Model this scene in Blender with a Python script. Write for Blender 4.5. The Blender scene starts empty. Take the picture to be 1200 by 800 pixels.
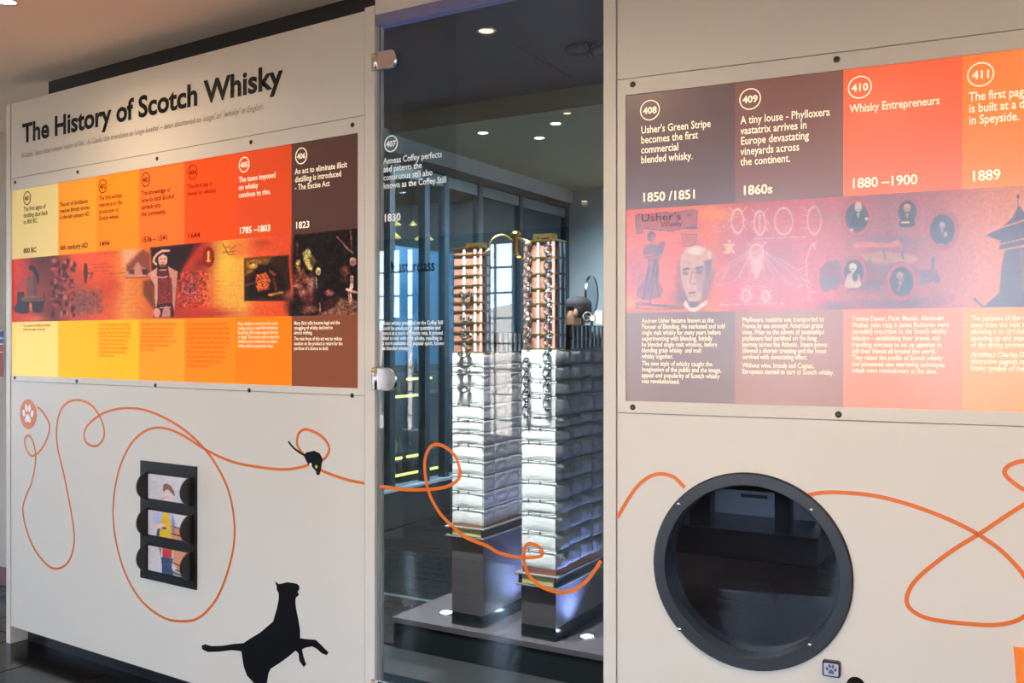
import bpy, bmesh, math, random
import numpy as np
from mathutils import Vector, Matrix
random.seed(7); rng = np.random.default_rng(7)
C = bpy.context.scene.collection
SC = bpy.context.scene
PI = math.pi

# ------------------------------------------------------------------ camera
F = 1100.0; EYE = 1.5; HH = 0.92
cam_data = bpy.data.cameras.new('camera'); cam = bpy.data.objects.new('camera', cam_data)
C.objects.link(cam); cam.location = (0, 0, EYE); cam.rotation_euler = (PI/2, 0, 0)
cam_data.sensor_width = 36.0; cam_data.lens = F/1200*36.0; cam_data.clip_start = 0.05; cam_data.clip_end = 500
SC.camera = cam
# ------------------------------------------------------------------ world: bright hazy sky
w = bpy.data.worlds.new('world'); SC.world = w; w.use_nodes = True
nt = w.node_tree; bg = nt.nodes['Background']
tc = nt.nodes.new('ShaderNodeTexCoord'); sep = nt.nodes.new('ShaderNodeSeparateXYZ'); ramp = nt.nodes.new('ShaderNodeValToRGB')
nt.links.new(tc.outputs['Generated'], sep.inputs[0]); nt.links.new(sep.outputs['Z'], ramp.inputs[0])
nt.links.new(ramp.outputs[0], bg.inputs[0])
ramp.color_ramp.elements[0].position = 0.0; ramp.color_ramp.elements[0].color = (0.66, 0.80, 1.0, 1)
ramp.color_ramp.elements[1].position = 0.6; ramp.color_ramp.elements[1].color = (0.36, 0.58, 1.0, 1)
bg.inputs['Strength'].default_value = 14.0
# ------------------------------------------------------------------ sun: lights the ground outside, comes over the building's back
sun_d = bpy.data.lights.new('sun', 'SUN'); sun_d.energy = 120; sun_d.color = (1, 0.95, 0.86); sun_d.angle = 0.01
sun = bpy.data.objects.new('sun', sun_d); C.objects.link(sun); sun.location = (0, 20, 30)
sun.rotation_euler = Vector((-0.5*0.8+0.866*0.2, -0.866*0.8-0.5*0.2, -0.9)).to_track_quat('-Z', 'Y').to_euler()
# ------------------------------------------------------------------ exposure
SC.view_settings.view_transform = 'Standard'; SC.view_settings.look = 'None'
SC.view_settings.gamma = 1; SC.view_settings.use_curve_mapping = False
SC.view_settings.exposure = 0.64
SC.cycles.max_bounces = 10; SC.cycles.transparent_max_bounces = 24; SC.cycles.glossy_bounces = 5
SC.cycles.sample_clamp_indirect = 6.0; SC.cycles.caustics_reflective = False; SC.cycles.caustics_refractive = False

def add_light(name, kind, loc, energy, color=(1, 1, 1), size=0.1, target=None, spot=60, blend=0.5, shape=None, size_y=None):
    d = bpy.data.lights.new(name, kind); d.energy = energy; d.color = color
    if kind == 'SPOT':
        d.spot_size = math.radians(spot); d.spot_blend = blend; d.shadow_soft_size = size
    elif kind == 'AREA':
        d.size = size
        if size_y: d.shape = 'RECTANGLE'; d.size_y = size_y
    else: d.shadow_soft_size = size
    o = bpy.data.objects.new(name, d); C.objects.link(o); o.location = loc
    if target is not None:
        v = Vector(target) - Vector(loc); o.rotation_euler = v.to_track_quat('-Z', 'Y').to_euler()
    return o

# ------------------------------------------------------------------ the display wall: three straight runs in plan
def plan(px, h):
    Z = F*HH/h; return Vector(((px-600)/F*Z, Z))
PA, PB, PC, PD = plan(12, 217), plan(441, 305), plan(722, 355.9), plan(1200, 425.5)
class Seg:
    def __init__(s, a, b):
        s.o = a.copy(); s.t = (b-a).normalized(); s.n = Vector((s.t.y, -s.t.x)); s.len = (b-a).length   # n points to the visitors
        if s.n.y > 0: s.n = -s.n
    def uv(s, px, py):
        r = (px-600)/F
        u = (r*s.o.y - s.o.x)/(s.t.x - r*s.t.y); Z = s.o.y + s.t.y*u
        return (u, EYE + (400-py)/F*Z)
    def p(s, u, z, off=0.0):
        q = s.o + s.t*u + s.n*off
        return Vector((q.x, q.y, z))
A, B, R = Seg(PA, PB), Seg(PB, PC), Seg(PC, PD)
T = Vector((0.866, -0.5)); N = Vector((0.5, 0.866))
def at(px, py, Z): return Vector(((px-600)/F*Z, Z, EYE + (400-py)/F*Z))
def onz(px, py, z):
    Z = F*(EYE-z)/(py-400); return Vector(((px-600)/F*Z, Z, z))

# ------------------------------------------------------------------ colours and materials
def lin(c):
    c = c/255.0; return c/12.92 if c <= 0.04045 else ((c+0.055)/1.055)**2.4
def col(r, g, b): return (lin(r), lin(g), lin(b), 1)
MATS = {}
def mat(name, base, rough=0.5, metal=0.0, emit=0.0, emit_col=None, coat=0.0, coat_rough=0.05, noise=None, bump=None, spec=None, aniso=None):
    if name in MATS: return MATS[name]
    m = bpy.data.materials.new(name); m.use_nodes = True; n = m.node_tree; b = n.nodes['Principled BSDF']
    b.inputs['Base Color'].default_value = base; b.inputs['Roughness'].default_value = rough; b.inputs['Metallic'].default_value = metal
    if spec is not None: b.inputs['Specular IOR Level'].default_value = spec
    b.inputs['Coat Weight'].default_value = coat; b.inputs['Coat Roughness'].default_value = coat_rough
    if emit: b.inputs['Emission Color'].default_value = emit_col or base; b.inputs['Emission Strength'].default_value = emit
    tcn = n.nodes.new('ShaderNodeTexCoord')
    if noise:   # (scale, amount, (sx,sy,sz))
        sc, amt, st = noise
        mp = n.nodes.new('ShaderNodeMapping'); mp.inputs['Scale'].default_value = st
        nz = n.nodes.new('ShaderNodeTexNoise'); nz.inputs['Scale'].default_value = sc; nz.inputs['Detail'].default_value = 5
        mx = n.nodes.new('ShaderNodeMix'); mx.data_type = 'RGBA'; mx.blend_type = 'MULTIPLY'
        rp = n.nodes.new('ShaderNodeValToRGB'); rp.color_ramp.elements[0].position = 0.3; rp.color_ramp.elements[1].position = 0.7
        rp.color_ramp.elements[0].color = (1-amt, 1-amt, 1-amt, 1); rp.color_ramp.elements[1].color = (1, 1, 1, 1)
        n.links.new(tcn.outputs['Object'], mp.inputs[0]); n.links.new(mp.outputs[0], nz.inputs[0]); n.links.new(nz.outputs[0], rp.inputs[0])
        mx.inputs[0].default_value = 1; mx.inputs[6].default_value = base; n.links.new(rp.outputs[0], mx.inputs[7]); n.links.new(mx.outputs[2], b.inputs['Base Color'])
    if bump:
        sc, st, ss = bump
        mp = n.nodes.new('ShaderNodeMapping'); mp.inputs['Scale'].default_value = ss
        nz = n.nodes.new('ShaderNodeTexNoise'); nz.inputs['Scale'].default_value = sc; nz.inputs['Detail'].default_value = 4
        bp = n.nodes.new('ShaderNodeBump'); bp.inputs['Strength'].default_value = st; bp.inputs['Distance'].default_value = 0.01
        n.links.new(tcn.outputs['Object'], mp.inputs[0]); n.links.new(mp.outputs[0], nz.inputs[0]); n.links.new(nz.outputs[0], bp.inputs['Height']); n.links.new(bp.outputs[0], b.inputs['Normal'])
    MATS[name] = m; return m
def glass_mat(name, tint, f0=0.05, rough=0.0):
    m = bpy.data.materials.new(name); m.use_nodes = True; n = m.node_tree; n.nodes.clear()
    out = n.nodes.new('ShaderNodeOutputMaterial'); tr = n.nodes.new('ShaderNodeBsdfTransparent'); gl = n.nodes.new('ShaderNodeBsdfGlossy')
    tr.inputs[0].default_value = tint; gl.inputs['Roughness'].default_value = rough; gl.inputs[0].default_value = (1, 1, 1, 1)
    lw = n.nodes.new('ShaderNodeLayerWeight'); lw.inputs['Blend'].default_value = 0.5
    pw = n.nodes.new('ShaderNodeMath'); pw.operation = 'POWER'; pw.inputs[1].default_value = 5
    ma = n.nodes.new('ShaderNodeMath'); ma.operation = 'MULTIPLY_ADD'; ma.inputs[1].default_value = 1-f0; ma.inputs[2].default_value = f0
    mx = n.nodes.new('ShaderNodeMixShader')
    n.links.new(lw.outputs['Facing'], pw.inputs[0]); n.links.new(pw.outputs[0], ma.inputs[0]); n.links.new(ma.outputs[0], mx.inputs[0])
    n.links.new(tr.outputs[0], mx.inputs[1]); n.links.new(gl.outputs[0], mx.inputs[2]); n.links.new(mx.outputs[0], out.inputs[0])
    return m
def print_mat(name, emit):
    m = mat(name, (1, 1, 1, 1), rough=0.5); n = m.node_tree; b = n.nodes['Principled BSDF']
    a = n.nodes.new('ShaderNodeAttribute'); a.attribute_name = 'print'
    n.links.new(a.outputs['Color'], b.inputs['Base Color']); n.links.new(a.outputs['Color'], b.inputs['Emission Color']); b.inputs['Emission Strength'].default_value = emit
    return m

# ------------------------------------------------------------------ object helpers
def tag(o, label=None, cat=None, group=None, kind=None):
    if label: o['label'] = label
    if cat: o['category'] = cat
    if group: o['group'] = group
    if kind: o['kind'] = kind
    return o
def empty(name, loc=(0, 0, 0), **k):
    o = bpy.data.objects.new(name, None); C.objects.link(o); o.location = loc; o.empty_display_size = 0.1
    return tag(o, **k)
def link_mesh(name, me, m=None, parent=None, smooth=False):
    o = bpy.data.objects.new(name, me); C.objects.link(o)
    if m is not None:
        me.materials.clear()
        for q in (m if isinstance(m, (list, tuple)) else [m]): me.materials.append(q)
    if smooth:
        for f in me.polygons: f.use_smooth = True
    if parent is not None:
        o.parent = parent; o.matrix_parent_inverse = Matrix.Translation(-Vector(parent.location)) if parent.type == 'EMPTY' else Matrix.Identity(4)
    return o
def obj(name, bm, m=None, parent=None, smooth=False):
    me = bpy.data.meshes.new(name); bmesh.ops.recalc_face_normals(bm, faces=bm.faces); bm.to_mesh(me); bm.free()
    return link_mesh(name, me, m, parent, smooth)
def copy_tree(o, parent=None):
    c = o.copy(); C.objects.link(c)
    if parent is not None: c.parent = parent; c.matrix_parent_inverse = o.matrix_parent_inverse.copy()
    for ch in list(o.children): copy_tree(ch, c)
    return c
def hexa(bm, pts):      # 8 points: bottom four, top four
    v = [bm.verts.new(p) for p in pts]
    for f in ((0, 1, 2, 3), (4, 5, 6, 7), (0, 1, 5, 4), (1, 2, 6, 5), (2, 3, 7, 6), (3, 0, 4, 7)): bm.faces.new([v[i] for i in f])
    return v
def box_uvz(bm, seg, u0, u1, z0, z1, o0, o1, bev=0):
    v = hexa(bm, [seg.p(u0, z0, o0), seg.p(u1, z0, o0), seg.p(u1, z0, o1), seg.p(u0, z0, o1), seg.p(u0, z1, o0), seg.p(u1, z1, o0), seg.p(u1, z1, o1), seg.p(u0, z1, o1)])
    if bev:
        es = list({e for q in v for e in q.link_edges}); bmesh.ops.bevel(bm, geom=es, offset=bev, segments=2, affect='EDGES')
def box_fr(bm, o, d, n_, a0, a1, b0, b1, z0, z1, bev=0):   # frame: origin o (xy), along d, depth n_
    def q(a, b, z): r = o + d*a + n_*b; return Vector((r.x, r.y, z))
    v = hexa(bm, [q(a0, b0, z0), q(a1, b0, z0), q(a1, b1, z0), q(a0, b1, z0), q(a0, b0, z1), q(a1, b0, z1), q(a1, b1, z1), q(a0, b1, z1)])
    if bev:
        es = list({e for q_ in v for e in q_.link_edges}); bmesh.ops.bevel(bm, geom=es, offset=bev, segments=2, affect='EDGES')
def slab_bm(loops, seg, front, back):
    """flat plate on a wall run: loops of (u,z), first is the outline, the others holes"""
    bm = bmesh.new(); edges = []
    for lp in loops:
        vs = [bm.verts.new((u, z, 0)) for u, z in lp]
        for i in range(len(vs)): edges.append(bm.edges.new((vs[i], vs[(i+1) % len(vs)])))
    bmesh.ops.triangle_fill(bm, use_beauty=True, use_dissolve=False, edges=edges)
    if abs(front-back) > 1e-6:
        r = bmesh.ops.extrude_face_region(bm, geom=bm.faces[:])
        for v in r['geom']:
            if isinstance(v, bmesh.types.BMVert): v.co.z = 1
    for v in bm.verts:
        f = v.co.z; v.co = seg.p(v.co.x, v.co.y, back + (front-back)*f if abs(front-back) > 1e-6 else front)
    return bm
def slab(name, loops, seg, front, back, m, parent=None): return obj(name, slab_bm(loops, seg, front, back), m, parent)
def pxloop(seg, pts): return [seg.uv(x, y) for x, y in pts]
def circ(u, z, r, n=48, rz=None): return [(u + r*math.cos(2*PI*i/n), z + (rz or r)*math.sin(2*PI*i/n)) for i in range(n)]
def tube(bm, pts, r, sides=8, cap=True):
    pts = [Vector(p) for p in pts]; rings = []; up = Vector((0, 0, 1)); prev = None
    for i, p in enumerate(pts):
        d = (pts[min(i+1, len(pts)-1)] - pts[max(i-1, 0)]).normalized()
        a = d.cross(up) if prev is None else prev - d*prev.dot(d)
        if a.length < 1e-4: a = d.cross(Vector((1, 0, 0)))
        a.normalize(); b = d.cross(a); prev = a
        rr = r[i] if isinstance(r, (list, tuple)) else r
        rings.append([bm.verts.new(p + a*rr*math.cos(2*PI*k/sides) + b*rr*math.sin(2*PI*k/sides)) for k in range(sides)])
    for r0, r1 in zip(rings, rings[1:]):
        for k in range(sides): bm.faces.new((r0[k], r0[(k+1) % sides], r1[(k+1) % sides], r1[k]))
    if cap: bm.faces.new(rings[0][::-1]); bm.faces.new(rings[-1])
def lathe(bm, prof, loc, axis=Vector((0, 0, 1)), n=24):    # prof: (radius, height)
    ax = axis.normalized(); a = ax.orthogonal().normalized(); b = ax.cross(a); rings = []
    for r, h in prof:
        c = Vector(loc) + ax*h
        if r < 1e-6: rings.append([bm.verts.new(c)])
        else: rings.append([bm.verts.new(c + a*r*math.cos(2*PI*k/n) + b*r*math.sin(2*PI*k/n)) for k in range(n)])
    for r0, r1 in zip(rings, rings[1:]):
        for k in range(n):
            k2 = (k+1) % n
            if len(r0) == 1 and len(r1) == 1: continue
            if len(r0) == 1: bm.faces.new((r0[0], r1[k], r1[k2]))
            elif len(r1) == 1: bm.faces.new((r0[k], r0[k2], r1[0]))
            else: bm.faces.new((r0[k], r0[k2], r1[k2], r1[k]))
def catmull(pts, n=7):
    out = []; P = [pts[0]] + list(pts) + [pts[-1]]
    for i in range(1, len(P)-2):
        p0, p1, p2, p3 = P[i-1], P[i], P[i+1], P[i+2]
        for k in range(n):
            t = k/n
            out.append(tuple(0.5*((2*p1[j]) + (-p0[j]+p2[j])*t + (2*p0[j]-5*p1[j]+4*p2[j]-p3[j])*t*t + (-p0[j]+3*p1[j]-3*p2[j]+p3[j])*t**3) for j in range(2)))
    out.append(tuple(pts[-1])); return out
def ribbon(name, pts_px, seg, width, off, m, parent=None, thick=0.0008):
    uv = [Vector(seg.uv(*p)) for p in catmull(pts_px)]; bm = bmesh.new(); prev = None; last = None
    for i, p in enumerate(uv):
        d = uv[min(i+1, len(uv)-1)] - uv[max(i-1, 0)]
        if d.length < 1e-7: continue
        d.normalize(); s = Vector((-d.y, d.x))*width/2
        cur = [bm.verts.new(seg.p(p.x+s.x, p.y+s.y, off)), bm.verts.new(seg.p(p.x-s.x, p.y-s.y, off)),
               bm.verts.new(seg.p(p.x-s.x, p.y-s.y, off-thick)), bm.verts.new(seg.p(p.x+s.x, p.y+s.y, off-thick))]
        if prev:
            for k in range(4): bm.faces.new((prev[k], prev[(k+1) % 4], cur[(k+1) % 4], cur[k]))
        prev = cur
    return obj(name, bm, m, parent)

# text: collected, converted in one go at the end
TEXT = []
def text(name, lines, x0, y0, dy, size, x1, seg, m, off=0.001, bold=0.0, parent=None, shear=0.0, center=False, uz=None, tagd=None):
    """lines stand on seg from photo point (x0,y0); size = em height at x0 there; x1 = right end of the longest line"""
    TEXT.append((name, lines if isinstance(lines, list) else [lines], x0, y0, dy, size, x1, seg, m, off, bold, parent, shear, center, uz, tagd))
def flush_text():
    tmp = []
    for j in TEXT:
        row = []
        for ln in j[1]:
            cu = bpy.data.curves.new('t', 'FONT'); cu.body = ln; cu.size = 1; cu.offset = j[10]; cu.resolution_u = 2 if j[5] < 14 else 4; cu.shear = j[12]
            o = bpy.data.objects.new('t', cu); C.objects.link(o); row.append(o)
        tmp.append(row)
    bpy.context.view_layer.update(); dg = bpy.context.evaluated_depsgraph_get()
    for j, row in zip(TEXT, tmp):
        name, lines, x0, y0, dy, size, x1, seg, m, off, bold, parent, shear, center, uz, tagd = j
        ms = [bpy.data.meshes.new_from_object(o.evaluated_get(dg)) for o in row]
        xs = [max((v.co.x for v in me.vertices), default=0) for me in ms]; mn = [min((v.co.x for v in me.vertices), default=0) for me in ms]
        u0, z0 = uz if uz else seg.uv(x0, y0); Z = seg.p(u0, 0).y
        s = size/F*Z; wmax = max(xs) or 1
        sx = s if x1 is None else (seg.uv(x1, y0)[0]-seg.uv(x0, y0)[0])/wmax
        bm = bmesh.new()
        for i, me in enumerate(ms):
            zz = z0 - (i*dy)/F*Z; c = (xs[i]+mn[i])/2 if center else 0
            base = len(bm.verts); bm.from_mesh(me); bm.verts.ensure_lookup_table()
            for v in bm.verts[base:]: v.co = seg.p(u0 + (v.co.x-c)*sx, zz + v.co.y*s, off)
            bpy.data.meshes.remove(me)
        o = obj(name, bm, m, parent)
        if tagd: tag(o, *tagd)
    for row in tmp:
        for o in row:
            cu = o.data; bpy.data.objects.remove(o); bpy.data.curves.remove(cu)

# a little painter for flat print: colours at the points of a fine grid, in the print's own plane
class Paint:
    def __init__(s, X, Y): s.X, s.Y = X, Y; s.c = np.zeros(X.shape+(3,))
    def fill(s, rgb, mask=1.0, a=1.0):
        k = (np.asarray(mask)*a)[..., None] if np.ndim(mask) else mask*a
        s.c = s.c*(1-k) + np.array(rgb, float)*k
    def hgrad(s, stops):
        xs = [q[0] for q in stops]
        for i in range(3): s.c[..., i] = np.interp(s.X, xs, [q[1][i] for q in stops])
    def blob(s, x, y, rx, ry, rgb, a=1.0, p=1.0):
        s.fill(rgb, np.exp(-(((s.X-x)/rx)**2 + ((s.Y-y)/ry)**2)**p), a)
    def ell(s, x, y, rx, ry, rgb, a=1.0, soft=0.12):
        d = np.sqrt(((s.X-x)/rx)**2 + ((s.Y-y)/ry)**2); s.fill(rgb, np.clip((1-d)/soft+0.5, 0, 1), a)
    def ring(s, x, y, rx, ry, w_, rgb, a=1.0):
        d = np.sqrt(((s.X-x)/rx)**2 + ((s.Y-y)/ry)**2); s.fill(rgb, np.clip(1.3-np.abs(d-1)*rx/w_, 0, 1), a)
    def poly(s, pts, rgb, a=1.0, soft=0.6):
        P = np.array(pts, float); x, y = s.X, s.Y; ins = np.zeros(x.shape, bool); dist = np.full(x.shape, 1e9)
        for i in range(len(P)):
            x0, y0 = P[i]; x1, y1 = P[(i+1) % len(P)]
            cr = ((y0 > y) != (y1 > y)) & (x < (x1-x0)*(y-y0)/((y1-y0) or 1e-9)+x0); ins ^= cr
            L = (x1-x0)**2+(y1-y0)**2 or 1e-9; t = np.clip(((x-x0)*(x1-x0)+(y-y0)*(y1-y0))/L, 0, 1)
            dist = np.minimum(dist, np.hypot(x-x0-t*(x1-x0), y-y0-t*(y1-y0)))
        d = np.where(ins, dist, -dist); s.fill(rgb, np.clip(d/soft+0.5, 0, 1), a)
    def line(s, pts, w_, rgb, a=1.0):
        P = np.array(pts, float); x, y = s.X, s.Y; dist = np.full(x.shape, 1e9)
        for i in range(len(P)-1):
            x0, y0 = P[i]; x1, y1 = P[i+1]; L = (x1-x0)**2+(y1-y0)**2 or 1e-9
            t = np.clip(((x-x0)*(x1-x0)+(y-y0)*(y1-y0))/L, 0, 1); dist = np.minimum(dist, np.hypot(x-x0-t*(x1-x0), y-y0-t*(y1-y0)))
        s.fill(rgb, np.clip((w_/2-dist)/0.5+0.5, 0, 1), a)
    def grain(s, amt, sx=3.0, sy=3.0, seed=1, box=None):
        r = np.random.default_rng(seed); gx, gy = int((s.X.max()-s.X.min())/sx)+3, int((s.Y.max()-s.Y.min())/sy)+3
        g = r.normal(size=(gx, gy)); fx = (s.X-s.X.min())/sx; fy = (s.Y-s.Y.min())/sy
        ix, iy = fx.astype(int), fy.astype(int); fx -= ix; fy -= iy; fx = fx*fx*(3-2*fx); fy = fy*fy*(3-2*fy)
        v = g[ix, iy]*(1-fx)*(1-fy)+g[ix+1, iy]*fx*(1-fy)+g[ix, iy+1]*(1-fx)*fy+g[ix+1, iy+1]*fx*fy
        m = 1.0
        if box: x0, y0, x1, y1 = box; m = np.clip((s.X-x0)/4, 0, 1)*np.clip((x1-s.X)/4, 0, 1)*np.clip((s.Y-y0)/4, 0, 1)*np.clip((y1-s.Y)/4, 0, 1)
        s.c = np.clip(s.c*(1+(v*amt*m)[..., None]), 0, 255)
    def lin(s):
        c = np.clip(s.c, 0, 255)/255; return np.where(c <= 0.04045, c/12.92, ((c+0.055)/1.055)**2.4)
def grid_print(name, pos, colr, m, parent):
    """pos: (nx,ny,3) points, colr: (nx,ny,3) linear colours"""
    nx, ny = pos.shape[:2]; me = bpy.data.meshes.new(name); me.vertices.add(nx*ny); me.vertices.foreach_set('co', pos.reshape(-1).astype(np.float32))
    i, j = np.meshgrid(np.arange(nx-1), np.arange(ny-1), indexing='ij'); a = (i*ny+j).reshape(-1)
    q = np.stack([a, a+ny, a+ny+1, a+1], 1).astype(np.int32); nf = len(q)
    me.loops.add(nf*4); me.loops.foreach_set('vertex_index', q.reshape(-1)); me.polygons.add(nf)
    me.polygons.foreach_set('loop_start', (np.arange(nf)*4).astype(np.int32)); me.update(calc_edges=True)
    at_ = me.color_attributes.new('print', 'FLOAT_COLOR', 'POINT'); cc = np.ones((nx*ny, 4), np.float32); cc[:, :3] = colr.reshape(-1, 3); at_.data.foreach_set('color', cc.reshape(-1))
    return link_mesh(name, me, m, parent)
# ================================================================== materials
cream = mat('cream_laminate', col(212, 205, 192), rough=0.42, noise=(0.8, 0.035, (1, 1, 1)), spec=0.4)
cream_dark = mat('panel_backing', col(150, 142, 128), rough=0.7)
ceil_m = mat('ceiling_paint', col(252, 236, 216), rough=0.85, noise=(0.7, 0.03, (1, 1, 1)))
fascia_m = mat('black_fascia', col(24, 22, 22), rough=0.75)
plinth_m = mat('black_plinth', col(30, 31, 34), rough=0.35, noise=(60, 0.4, (1, 1, 1)))
orange = mat('orange_vinyl', col(216, 104, 8), rough=0.45)
orange_fill = mat('orange_board', col(243, 128, 20), rough=0.5)
black_v = mat('black_vinyl', col(12, 11, 12), rough=0.5, spec=0.15)
grey_v = mat('grey_vinyl', col(120, 112, 104), rough=0.4)
white_v = mat('white_vinyl', col(235, 235, 230), rough=0.5)
chrome = mat('chrome', (0.82, 0.82, 0.84, 1), rough=0.09, metal=1.0)
steel = mat('brushed_steel', (0.55, 0.56, 0.58, 1), rough=0.3, metal=1.0)
brass = mat('brass', (0.62, 0.43, 0.14, 1), rough=0.32, metal=1.0, noise=(30, 0.3, (1, 1, 1)))
copper = mat('copper', (0.60, 0.28, 0.18, 1), rough=0.45, metal=0.55, noise=(14, 0.35, (1, 1, 1)))
wood_d = mat('dark_stained_wood', col(42, 26, 20), rough=0.4, noise=(6, 0.4, (1, 1, 8)))
screw_m = mat('screw_dark', col(60, 56, 54), rough=0.35, metal=0.8)
cream_t = mat('cream_print', col(255, 238, 205), rough=0.5, emit=0.3)
dark_t = mat('brown_print', col(66, 36, 14), rough=0.7, spec=0.1)
red_t = mat('rust_print', col(206, 74, 10), rough=0.7, spec=0.1)
ring_m = mat('charcoal_ring', col(27, 28, 35), rough=0.38, noise=(90, 0.15, (1, 1, 1)))
TOPZ = 2.678
# ================================================================== the setting: display wall
def wall_run(name, seg, u0, u1, z0, z1, o0, o1, m, parent=None, structure=True):
    bm = bmesh.new(); box_uvz(bm, seg, u0, u1, z0, z1, o0, o1); o = obj(name, bm, m, parent)
    if structure and parent is None: tag(o, kind='structure')
    return o
uA0 = A.uv(7.6, 400)[0]; uA1 = A.len
# left wall: backing core behind the panels
wl = empty('wall_left', kind='structure')
flip_out = pxloop(A, [(166.6, 539), (229, 546), (232, 691), (170, 677.5)])
wall_run('wall_core', A, uA0+0.02, A.uv(410, 400)[0], 0.10, TOPZ-0.004, -0.10, -0.014, cream_dark, wl)
wall_run('end_stile', A, uA0, A.uv(12.2, 400)[0], 0.0, TOPZ, -0.10, 0.001, cream, wl)
wall_run('door_stile', A, A.uv(428.3, 400)[0], A.uv(439.6, 400)[0], 0.0, TOPZ+0.01, -0.022, 0.003, cream, wl)
wall_run('door_jamb', A, A.uv(430, 400)[0], A.uv(442, 400)[0], 0.0, TOPZ+0.0, -0.036, -0.023, mat('jamb_grey', col(120, 104, 96), rough=0.5), wl)
def rect_u(seg, xa, xb): return seg.uv(xa, 400)[0], seg.uv(xb, 400)[0]
zs_t = A.uv(12, 209.6)[1]; zs_b = A.uv(12, 446)[1]      # the two seams across the left wall
ua, ub = rect_u(A, 13.2, 427.2); g = 0.0012
slab('upper_panel', [[(ua, zs_t+g), (ub, zs_t+g), (ub, TOPZ), (ua, TOPZ)]], A, 0, -0.012, cream, wl)
fl = [(u, z) for u, z in flip_out]
slab('lower_panel', [[(ua, 0.088), (ub, 0.088), (ub, zs_b-g), (ua, zs_b-g)]], A, 0, -0.012, cream, wl)
bm = bmesh.new(); box_uvz(bm, A, uA0+0.06, uA1, 0, 0.10, -0.13, -0.075); pl = obj('baseboard_left', bm, plinth_m); tag(pl, kind='structure')
# right wall
wr = empty('wall_right', kind='structure')
uRend = 4.4
wall_run('door_stile', B, B.uv(707.6, 400)[0], B.len, 0.0, TOPZ, -0.10, 0.002, cream, wr)
uc, ud = R.uv(723.6, 400)[0], uRend
zr_t = R.uv(723.6, 93.6)[1]; zr_b = R.uv(723.6, 483.4)[1]
CU, CZ = R.uv(878.3, 668.5)
# true radius of the porthole from its height in the photo
Zc = R.p(CU, 0).y; RAD = 115.2/F*Zc
slab('wall_core', [[(0, 0.0), (uRend, 0.0), (uRend, TOPZ-0.004), (0, TOPZ-0.004)], circ(CU, CZ, RAD*0.985, 72),
     ], R, -0.014, -0.10, cream_dark, wr)
slab('upper_panel', [[(uc, zr_t+g), (ud, zr_t+g), (ud, TOPZ), (uc, TOPZ)]], R, 0, -0.012, cream, wr)
slab('lower_panel', [[(uc, 0.088), (ud, 0.088), (ud, zr_b-g), (uc, zr_b-g)], circ(CU, CZ, RAD*0.985, 72)], R, 0, -0.012, cream, wr)
# black fascia over the wall, front ceiling
u32 = A.uv(32.5, 107)[0]
bm = bmesh.new()
def fpt(seg, u, off, z): return seg.p(u, z, off)
z0f, z1f = 2.60, 3.36
for seg, ua_, ub_ in ((A, u32, A.len), (B, 0, B.len), (R, 0, uRend)):
    box_uvz(bm, seg, ua_, ub_, TOPZ-0.03 if seg is not B else TOPZ+0.03, z1f, -0.16, -0.105)
tag(obj('trim_1', bm, fascia_m), kind='structure')
# the far left corner: corridor wall beyond the display
def fr(o, a, b, z=0): q = o + T*a + N*b; return Vector((q.x, q.y, z))
CO = Vector((-3.2, 5.83))
bm = bmesh.new(); box_fr(bm, CO, T, N, -9, 0.35, 0, 0.1, 0, 3.44); tag(obj('wall_corridor', bm, mat('corridor_paint', col(186, 176, 160), rough=0.8)), kind='structure')
bm = bmesh.new(); box_fr(bm, CO, T, N, -9, 0.35, -0.02, 0, 0.0, 0.11, 0.004); tag(obj('baseboard_corridor', bm, mat('brown_skirting', col(92, 46, 26), rough=0.4)), kind='structure')

# ================================================================== graphic panels
EM = 0.25
def cell(name, seg, pts, rgb, parent, off=-0.004, em=EM):
    key = 'print_%d_%d_%d' % rgb
    m = mat(key, col(*rgb), rough=0.33, emit=em, coat=COAT, coat_rough=0.22)
    return slab(name, [pxloop(seg, pts)], seg, off, off-0.004, m, parent)
def lerp(a, b, t): return a + (b-a)*t
def surround(seg, a0, a1, z0, z1, b0, b1, y0, y1, parent):
    for q in ((a0, a1, z0, y0), (a0, a1, y1, z1), (a0, b0, y0, y1), (b1, a1, y0, y1)):
        bm = bmesh.new(); box_uvz(bm, seg, q[0], q[1], q[2], q[3], -0.012, 0.0); obj('surround', bm, cream, parent)
# ---- left
COAT = 0.0
ipl = empty('information_panel', A.p(1.2, 1.5, 0), label='backlit timeline panel of yellow to brown columns numbered 401 to 406, on the left wall', cat='sign')
bandT = lambda x: lerp(303, 268, (x-11.6)/408.1); bandB = lambda x: lerp(375.6, 370.3, (x-11.7)/406.7)
topL = lambda x: lerp(221.25, 155.1, (x-11.6)/408.15); botL = lambda x: lerp(438, 455.8, (x-11.3)/407.1)
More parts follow.
